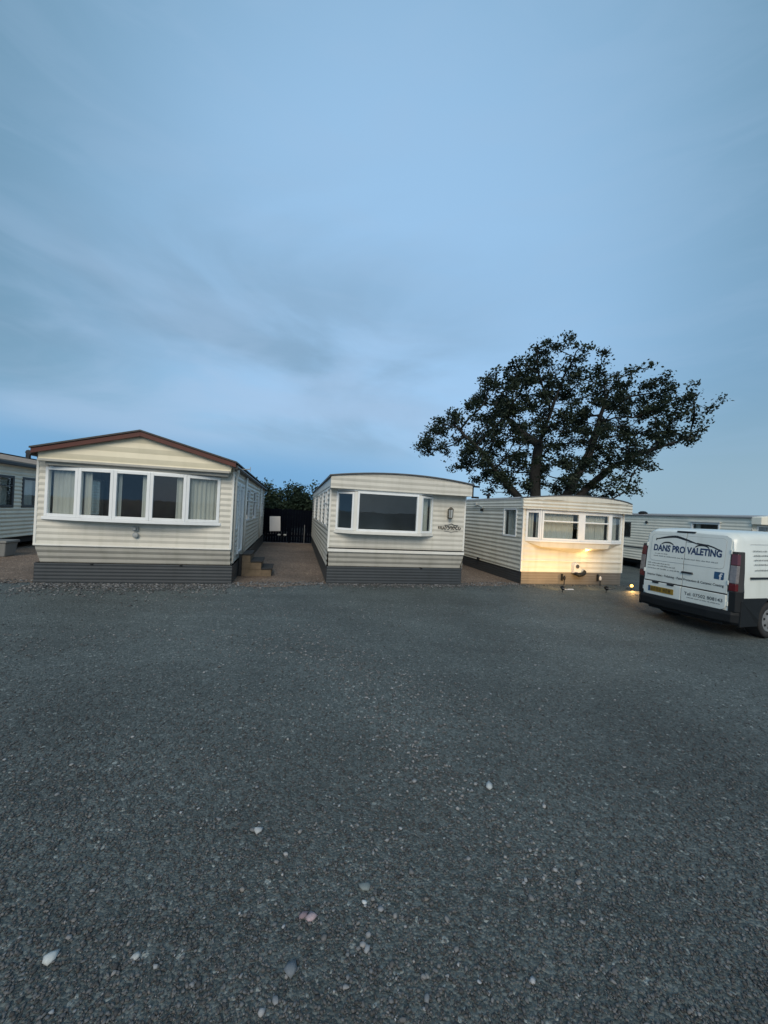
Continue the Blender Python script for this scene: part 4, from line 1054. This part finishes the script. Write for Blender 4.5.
# rear doors: raised skins with rounded outline
def rounded(x0, x1, z0, z1, r, rc=(1, 1, 1, 1), n=5):
    out = []
    for (cx, cz, a0, f_) in ((x1-r, z1-r, 0, rc[0]), (x0+r, z1-r, 90, rc[1]), (x0+r, z0+r, 180, rc[2]), (x1-r, z0+r, 270, rc[3])):
        if f_:
            for k in range(n+1):
                a = R(a0 + 90*k/n); out.append((cx + r*math.cos(a), cz + r*math.sin(a)))
        else:
            out.append((cx + r*(1 if a0 in (0, 270) else -1), cz + r*(1 if a0 in (0, 90) else -1)))
    return out
def bar_strip(mb, outl, o0, o1):
    """a plate that follows the leaning rear face, cut into level strips so that it bends with it"""
    zs = [z for _, z in outl]; z0, z1 = min(zs), max(zs); N = 22
    lev = sorted(set([z0 + (z1-z0)*i/N for i in range(N+1)]))
    def ext(z):
        xs = []
        for i in range(len(outl)):
            (xa, za), (xb, zb) = outl[i], outl[(i+1) % len(outl)]
            if abs(za-zb) < 1e-9:
                if abs(z-za) < 1e-6: xs += [xa, xb]
            elif min(za, zb)-1e-7 <= z <= max(za, zb)+1e-7: xs.append(xa + (xb-xa)*(z-za)/(zb-za))
        return min(xs), max(xs)
    E_ = [ext(z) for z in lev]; n0 = len(mb.v)
    for z, (a, b) in zip(lev, E_): mb.v += [(a, RY(z, o1), z), (b, RY(z, o1), z), (b, RY(z, o0), z), (a, RY(z, o0), z)]
    for i in range(len(lev)-1):
        p = n0+4*i; q = p+4
        for k in range(4): mb.f.append((p+k, p+(k+1) % 4, q+(k+1) % 4, q+k))
    mb.f.append((n0, n0+3, n0+2, n0+1)); e = n0+4*(len(lev)-1); mb.f.append((e, e+1, e+2, e+3))
DX = .775
for s in (-1, 1):
    a, b = (-DX, -.006) if s < 0 else (.006, DX)
    rc = (0, 1, 0, 0) if s < 0 else (1, 0, 0, 0)
    m = MB(); bar_strip(m, rounded(a, b, .80, 1.835, .09, rc), 0, .016)
    D = m.build('rear_door', M['vanwhite'], V, bevel=.004)
    m = MB(); rc = (0, 0, 1, 0) if s < 0 else (0, 0, 0, 1)
    bar_strip(m, rounded(a, b, .505, .775, .08, rc), .004, .040); m.build('door_lower_panel', M['vanwhite'], D, bevel=.008)
    m = MB(); rc = (0, 1, 1, 0) if s < 0 else (1, 0, 0, 1)
    a2, b2 = (-.70, -.006) if s < 0 else (.006, .70)
    bar_strip(m, rounded(a2, b2, 1.22, 1.78, .06, rc), .015, .019); m.build('seam', M['palegrey'], D)
    a3, b3 = (-.694, -.006) if s < 0 else (.006, .694)
    m = MB(); bar_strip(m, rounded(a3, b3, 1.226, 1.774, .055, rc), .017, .0215); m.build('blank_panel', M['vanwhite'], D)
    m = MB(); m.box(a, b, RY(.79, .012), RY(.79, -.01), .776, .80); m.build('crease_shade', M['seam'], D)  # dark strip painting the shadow along the step of the door
    for z in (1.55, 1.0, .62):
        h = MB(); h.box(s*.775, s*.80, RY(z, .03), RY(z, 0), z-.04, z+.04); h.build('hinge', M['vanwhite'], D, bevel=.006)
    if s > 0:
        m = MB(); m.prism([(-.03, RY(1.06, .018), 1.045), (.20, RY(1.06, .018), 1.045), (.19, RY(1.06, .018), 1.085), (-.02, RY(1.06, .018), 1.085)], [(-.02, RY(1.06, .045), 1.05), (.19, RY(1.06, .045), 1.05), (.18, RY(1.06, .045), 1.075), (-.01, RY(1.06, .045), 1.075)]); m.build('handle', M['blk'], D, bevel=.006)
# lamps
for s in (-1, 1):
    def lampring(z0, z1, oo):
        return ([(s*.785, RY(z0, oo), z0), (s*.90, RY(z0, oo-.012), z0), (s*.948-(s*.012*max(0, z0-1)), -.83+(yr(z0)+.93), z0), (s*.93-(s*.012*max(0, z0-1)), -.74, z0), (s*.80, -.74, z0)],
                [(s*.785, RY(z1, oo), z1), (s*(.90-.03*max(0, z1-1.2)), RY(z1, oo-.012), z1), (s*(.948-.06*max(0, z1-1.2)), -.83+(yr(z1)+.93), z1), (s*(.93-.06*max(0, z1-1.2)), -.74, z1), (s*.80, -.74, z1)])
    m = MB(); m.prism(*lampring(.84, 1.56, .018)); T_ = m.build('tail_lamp', M['seam'], V, bevel=.006)
    for z0, z1, mm, nm in ((1.32, 1.515, 'redlens', 'red_lens'), (1.0, 1.315, 'clearlens', 'clear_lens'), (.865, .995, 'redlens', 'red_lens')):
        m = MB(); m.prism([(s*.80, RY(z0, .026), z0), (s*.90, RY(z0, .016), z0), (s*.925, RY(z0, -.03), z0), (s*.80, RY(z0, -.03), z0)], [(s*.80, RY(z1, .026), z1), (s*(.90-.03*max(0, z1-1.2)), RY(z1, .016), z1), (s*(.925-.04*max(0, z1-1.2)), RY(z1, -.03), z1), (s*.80, RY(z1, -.03), z1)])
        m.build(nm, M[mm], T_, bevel=.008)
m = MB(); m.box(-.20, .14, RY(1.86, .03), RY(1.86, -.06), 1.838, 1.872); m.build('brake_lamp', M['blk'], V, bevel=.008)
for x0, x1 in ((-.58, -.45), (-.27, -.14)):
    m = MB(); m.box(x0, x1, RY(.765, .055), RY(.765, .02), .75, .785); m.build('plate_lamp', M['blk'], V, bevel=.006)
# lettering
def text_mesh(txt, h, width=None, bold=0.0, shear=0):
    cu = bpy.data.curves.new('t', 'FONT'); cu.body = txt; cu.size = 1.0; cu.offset = bold; cu.shear = shear; cu.resolution_u = 3; cu.align_x = 'LEFT'
    ob = bpy.data.objects.new('t', cu); COL.objects.link(ob)
    bpy.context.view_layer.update(); d_ = bpy.context.evaluated_depsgraph_get()
    me = bpy.data.meshes.new_from_object(ob.evaluated_get(d_)); bpy.data.objects.remove(ob)
    vs = [v.co.copy() for v in me.vertices]; fs = [tuple(p.vertices) for p in me.polygons]
    x0, x1 = min(v.x for v in vs), max(v.x for v in vs); cap = .70
    k = h / cap; kx = (width/(x1-x0)) if width else k
    return [((v.x-x0)*kx, v.y*k) for v in vs], fs
def letter(txt, x, z, h, width, place, name, mm, parent, bold=0.0, shear=0):
    P_, F_ = text_mesh(txt, h, width, bold, shear); m = MB(); m.v = [place(x+a, z+b) for a, b in P_]; m.f = F_
    return m.build(name, M[mm], parent, normals=False)
rear = lambda x, z: (x, RY(z, .0235), z)
rear1 = lambda x, z: (x, RY(z, .0185), z)
low = lambda x, z: (x, RY(z, .0425), z)
letter('DANS PRO VALETING', -.635, 1.435, .125, 1.28, rear, 'lettering', 'blue', V, .040)
def stroke(pts, wd):
    g_ = MB(); ribbon(g_, pts, wd, rear); g_.build('emblem_stroke', M['blk'], V, normals=False)
stroke([(-.60+.05*i, 1.675 + (.075*math.sin(min(1, i/9)*PI/2) if i < 9 else .075) - (0 if i < 9 else .010*(i-8)**1.15)) for i in range(17)], [.020+.026*math.sin(PI*min(1, i/16)) for i in range(17)])
stroke([(.20, 1.645), (.30, 1.635), (.40, 1.628), (.50, 1.60), (.58, 1.565), (.60, 1.555)], [.032, .03, .028, .024, .024, .04])
stroke([(-.60, 1.645), (-.60, 1.695)], [.02, .02])
for cx in (-.36, .30):
    stroke([(cx+.13*math.cos(R(a)), 1.545+.075*math.sin(R(a))) for a in range(20, 161, 14)], [.010+.020*math.sin(R(a)) for a in range(20, 161, 14)])
stroke([(-.02, 1.69), (.05, 1.685), (.13, 1.655), (.0, 1.658)], [.006]*4)
PRINT = {}
def dashes(x0, x1, z, h, place, mm, seed, nm='lettering'):
    """print too small to be read in the photograph: word-long rows of tiny strokes"""
    r_ = random.Random(seed); m = PRINT.setdefault(nm, MB()); x = x0
    while x < x1 - .02:
        w = min(r_.uniform(.03, .10), x1-x); q = x
        while q < x + w - .004:
            hh = h*r_.choice((.7, .7, 1.0)); m.poly([place(q, z), place(q+h*.35, z), place(q+h*.35, z+hh), place(q, z+hh)]); q += h*.62
        x += w + h*.7
dashes(-.60, -.33, 1.365, .022, rear, 'greyvinyl', 1); dashes(-.62, .60, 1.315, .022, rear, 'greyvinyl', 2)
for i, (z, e) in enumerate(((1.155, -.25), (1.105, -.12), (1.045, -.05))): dashes(-.73, e, z, .024, rear1, 'greyvinyl', 5+i)
letter('Interior Valet - Polishing - Paint Protection & Ceramic Coating', -.715, .905, .045, 1.44, rear1, 'lettering', 'blk', V, .012)
letter('Tel: 07502 808143', .07, .635, .060, .66, low, 'lettering', 'greyvinyl', V, .015)
dashes(.12, .72, .585, .018, low, 'greyvinyl', 11)
m = MB(); o_ = rounded(.555, .715, 1.03, 1.165, .012); m.poly([rear1(x, z) for x, z in o_]); m.build('badge', M['fbblue'], V, normals=False)
letter('f', .635, 1.03, .115, .055, lambda x, z: (x, RY(z, .0205), z), 'lettering', 'board', V, .03)
m = MB(); bar_strip(m, rounded(-.66, -.14, .575, .685, .008), .04, .048); pt = m.build('number_plate', M['plate'], V)
m = MB(); m.poly([(x, RY(z, .0492), z) for x, z in ((-.66, .575), (-.615, .575), (-.615, .685), (-.66, .685))]); m.build('plate_band', M['fbblue'], pt, normals=False)
m = MB(); r_ = random.Random(3); x = -.60
for k in range(7):
    for q in (0, .026): m.poly([(xx_, RY(z_, .0492), z_) for xx_, z_ in ((x+q, .594), (x+q+.012, .594), (x+q+.012, .666), (x+q, .666))])
    zc = r_.choice((.60, .63, .655)); m.poly([(xx_, RY(z_, .0494), z_) for xx_, z_ in ((x, zc), (x+.038, zc), (x+.038, zc+.012), (x, zc+.012))])
    x += .056 if k != 3 else .085
m.build('plate_marks', M['blk'], pt, normals=False)
# right side: sliding-door rail, print, outline; glass, mirrors, lamps at the front
def sidex(z): return .948 - (.948-.84)*max(0, (z-1.0)/.9)**1.7
for s in (-1, 1):
    m = MB(); m.box(s*.935, s*.962, -.62, 1.0, 1.085, 1.12); m.build('door_rail', M['blk'], V, bevel=.004)
    m = MB()
    for z0, z1, y0, y1 in ((1.70, 1.706, -.55, 1.15), (.80, .806, -.1, 1.15)):
        m.poly([(s*(sidex(z)+.004), y, z) for y, z in ((y0, z0), (y1, z0), (y1, z1), (y0, z1))])
    m.build('panel_crease', M['palegrey'], V, normals=False)
    plc = (lambda x, z: (sidex(z)+.005, x, z)) if s > 0 else (lambda x, z: (-(sidex(z)+.005), -x, z))
    for i, (z, e) in enumerate(((1.57, -.1), (1.49, .55), (1.41, .55), (1.33, .55), (1.23, .5))):
        if s > 0: dashes(-.50, e, z, .028, plc, 'greyvinyl', 21+i, 'lettering ')
    m = MB()
    for y0, y1 in ((1.35, 2.3),):
        m.prism([(s*(sidex(1.12)+.016), y0, 1.12), (s*(sidex(1.12)+.016), y1+.55, 1.12), (s*(sidex(1.2)+.02), y1+.5, 1.2), (s*(sidex(1.66)+.026), y1, 1.66), (s*(sidex(1.66)+.026), y0, 1.66)],
                [(s*(sidex(1.12)-.02), y0, 1.12), (s*(sidex(1.12)-.02), y1+.55, 1.12), (s*(sidex(1.2)-.02), y1+.5, 1.2), (s*(sidex(1.66)-.02), y1, 1.66), (s*(sidex(1.66)-.02), y0, 1.66)])
    m.build('side_window', M['vanglass'], V)
    m = MB(); m.box(s*.97, s*1.14, 2.45, 2.56, 1.10, 1.34); m.build('mirror', M['black'], V, bevel=.03)
    m = MB(); m.prism([(s*.60, 3.86, .72), (s*.88, 3.60, .72), (s*.90, 3.5, .80), (s*.62, 3.80, .80)], [(s*.62, 3.80, .90), (s*.87, 3.58, .93), (s*.89, 3.45, .95), (s*.64, 3.72, .93)]); m.build('headlamp', M['clearlens'], V, bevel=.01)
for k_, m in PRINT.items(): tag(m.build('small_print', M['greyvinyl'], V, normals=False), None, None, kind='stuff')
m = MB(); m.prism([(-.72, 2.30, 1.885), (.72, 2.30, 1.885), (.80, 3.12, 1.31), (-.80, 3.12, 1.31)], [(-.72, 2.33, 1.90), (.72, 2.33, 1.90), (.80, 3.15, 1.325), (-.80, 3.15, 1.325)]); m.build('windscreen', M['vanglass'], V)
m = MB(); m.prism([(-.78, 3.80, .25), (.78, 3.80, .25), (.93, 3.45, .25), (-.93, 3.45, .25)], [(-.72, 3.93, .55), (.72, 3.93, .55), (.955, 3.45, .55), (-.955, 3.45, .55)]); m.build('front_bumper', M['black'], V, bevel=.02)
m = MB(); m.box(-.75, .75, -.75, 3.6, .24, .32); m.box(-.62, .62, -.1, .1, .25, .40); m.build('underbody', M['chassis'], V)

# ------------------------------------------------------------------ sky and light
SUN_EL, SUN_AZ = R(36.0), R(182)
wd = bpy.data.worlds.new('World'); scene.world = wd; wd.use_nodes = True
nt = wd.node_tree; N = nt.nodes; Lk = nt.links; bg = N['Background']
sky = N.new('ShaderNodeTexSky'); sky.sky_type = 'NISHITA'; sky.sun_disc = False
sky.sun_elevation = SUN_EL; sky.sun_rotation = SUN_AZ; sky.altitude = 50; sky.air_density = 1.0; sky.dust_density = 1.0; sky.ozone_density = 1.5
tc = N.new('ShaderNodeTexCoord')
sep = N.new('ShaderNodeSeparateXYZ'); Lk.new(tc.outputs['Generated'], sep.inputs[0])
zz = N.new('ShaderNodeMath'); zz.operation = 'ADD'; zz.inputs[1].default_value = .22; Lk.new(sep.outputs[2], zz.inputs[0])
zm = N.new('ShaderNodeMath'); zm.operation = 'MAXIMUM'; zm.inputs[1].default_value = .05; Lk.new(zz.outputs[0], zm.inputs[0])
dx = N.new('ShaderNodeMath'); dx.operation = 'DIVIDE'; Lk.new(sep.outputs[0], dx.inputs[0]); Lk.new(zm.outputs[0], dx.inputs[1])
dy = N.new('ShaderNodeMath'); dy.operation = 'DIVIDE'; Lk.new(sep.outputs[1], dy.inputs[0]); Lk.new(zm.outputs[0], dy.inputs[1])
cb = N.new('ShaderNodeCombineXYZ'); Lk.new(dx.outputs[0], cb.inputs[0]); Lk.new(dy.outputs[0], cb.inputs[1])
def cloud(scale, rot, stretch, lo_, hi_, det=5, dist=.6, loc=(0, 0, 0)):
    mp = N.new('ShaderNodeMapping'); mp.inputs['Rotation'].default_value = (0, 0, rot); mp.inputs['Scale'].default_value = stretch; mp.inputs['Location'].default_value = loc
    Lk.new(cb.outputs[0], mp.inputs[0])
    n = N.new('ShaderNodeTexNoise'); n.inputs['Scale'].default_value = scale; n.inputs['Detail'].default_value = det; n.inputs['Distortion'].default_value = dist; n.inputs['Roughness'].default_value = .5
    Lk.new(mp.outputs[0], n.inputs['Vector'])
    r_ = N.new('ShaderNodeMapRange'); r_.interpolation_type = 'SMOOTHSTEP'; r_.inputs[1].default_value = lo_; r_.inputs[2].default_value = hi_
    Lk.new(n.outputs['Fac'], r_.inputs[0]); return r_.outputs[0]
c1 = cloud(.50, R(25), (1, .55, 1), .34, .74, 4, .5, (1.3, .4, 0))
c2 = cloud(1.0, R(-55), (1, .30, 1), .36, .66, 6, .9, (.2, 2.1, 0))
def mixc(f, a, b):
    x = N.new('ShaderNodeMix'); x.data_type = 'RGBA'
    if isinstance(f, float): x.inputs[0].default_value = f
    else: Lk.new(f, x.inputs[0])
    for k, v in ((6, a), (7, b)):
        if isinstance(v, tuple): x.inputs[k].default_value = (*v, 1)
        else: Lk.new(v, x.inputs[k])
    return x.outputs[2]
def mapr(src, a, b, lo_=0.0, hi_=1.0):
    x = N.new('ShaderNodeMapRange'); x.interpolation_type = 'SMOOTHSTEP'
    for k, v in zip((1, 2, 3, 4), (a, b, lo_, hi_)): x.inputs[k].default_value = v
    Lk.new(src, x.inputs[0]); return x.outputs[0]
def mul(a, b):
    x = N.new('ShaderNodeMath'); x.operation = 'MULTIPLY'
    for k, v in ((0, a), (1, b)):
        if isinstance(v, float): x.inputs[k].default_value = v
        else: Lk.new(v, x.inputs[k])
    return x.outputs[0]
dt = N.new('ShaderNodeVectorMath'); dt.operation = 'DOT_PRODUCT'; dt.inputs[1].default_value = Vector((.0, .88, .47)).normalized()
Lk.new(tc.outputs['Generated'], dt.inputs[0])
thin = mapr(dt.outputs['Value'], .70, 1.0)                          # thin bright veil of cloud ahead
back = mapr(sep.outputs[1], .15, -.5)                               # brighter, warmer sky on the dusk side
veil = mixc(thin, (1.02, 2.08, 2.9), (2.5, 4.2, 6.1))
veil = mixc(back, veil, (2.6, 3.95, 5.3))
veil = mixc(mul(c1, .35), veil, (1.95, 3.45, 5.2))
base = mixc(.80, sky.outputs[0], veil)
low = mul(mapr(sep.outputs[2], .24, .03), mapr(sep.outputs[0], .45, -.1))   # clear blue band low on the left
base = mixc(mul(low, .75), base, (1.25, 2.75, 4.7))
hz = mul(mapr(sep.outputs[2], .30, .02), mapr(sep.outputs[0], .15, .7))     # greyer haze low on the right
base = mixc(mul(hz, .85), base, (2.05, 3.05, 3.85))
def drift(scale, tilt, stretch, lo_, hi_, loc, det=6, dist=.5):
    mp = N.new('ShaderNodeMapping'); mp.inputs['Rotation'].default_value = (0, tilt, 0); mp.inputs['Scale'].default_value = stretch; mp.inputs['Location'].default_value = loc
    Lk.new(tc.outputs['Generated'], mp.inputs[0])
    n = N.new('ShaderNodeTexNoise'); n.inputs['Scale'].default_value = scale; n.inputs['Detail'].default_value = det; n.inputs['Distortion'].default_value = dist; n.inputs['Roughness'].default_value = .52
    Lk.new(mp.outputs[0], n.inputs['Vector']); return mapr(n.outputs['Fac'], lo_, hi_)
d1 = drift(1.9, R(-16), (1, 1, 3.4), .40, .66, (.3, .2, .1))
d2 = drift(1.5, R(-22), (1, 1, 3.0), .42, .66, (1.7, .6, .9))
d3 = drift(4.2, R(-14), (1, 1, 4.5), .38, .70, (.5, .1, .4), 7, .9)
reg = mul(mul(mapr(sep.outputs[2], .07, .20), mapr(sep.outputs[2], .72, .36)), mapr(sep.outputs[0], .55, -.15))
grey = mul(mul(d2, reg), .75)
base = mixc(grey, base, (1.42, 2.35, 3.35))
pale = mul(mul(d1, mul(mapr(sep.outputs[2], .06, .16), mapr(sep.outputs[2], .55, .26))), mapr(sep.outputs[0], .5, .0))
base = mixc(mul(pale, .60), base, (2.6, 3.72, 5.2))
low2 = mul(mapr(sep.outputs[2], .17, .07), mapr(sep.outputs[0], .30, -.25))
base = mixc(mul(low2, .75), base, (1.15, 2.62, 4.45))
wisp = mul(mul(d3, mapr(sep.outputs[2], .05, .25)), .16)
base = mixc(wisp, base, (2.3, 3.4, 4.8))
Lk.new(base, bg.inputs['Color']); bg.inputs['Strength'].default_value = .10

sun = bpy.data.lights.new('sun', 'SUN'); sun.energy = 1.45; sun.angle = R(40); sun.color = (1, .86, .66)
so = bpy.data.objects.new('sun', sun); COL.objects.link(so)
el = SUN_EL; az = SUN_AZ
dirv = Vector((math.sin(az)*math.cos(el), math.cos(az)*math.cos(el), math.sin(el)))
so.rotation_euler = dirv.to_track_quat('Z', 'Y').to_euler(); so.location = (0, -10, 12)

# ------------------------------------------------------------------ camera
cam = bpy.data.cameras.new('camera'); co = bpy.data.objects.new('camera', cam); COL.objects.link(co)
cam.sensor_fit = 'HORIZONTAL'; cam.sensor_width = 36; cam.lens = 36*390/768; cam.clip_start = .05; cam.clip_end = 3000
co.location = (0, 0, 1.95)
co.rotation_euler = (Matrix.Rotation(R(90), 3, 'X') @ Matrix.Rotation(R(2.9), 3, 'Z')).to_euler()
scene.camera = co
scene.view_settings.view_transform = 'Standard'; scene.view_settings.look = 'None'
scene.view_settings.exposure = 0.6; scene.view_settings.gamma = 1.0
scene.cycles.use_denoising = True
try: scene.cycles.denoiser = 'OPENIMAGEDENOISE'; scene.cycles.denoising_input_passes = 'RGB_ALBEDO_NORMAL'
except Exception: pass
scene.cycles.max_bounces = 8; scene.cycles.transparent_max_bounces = 16
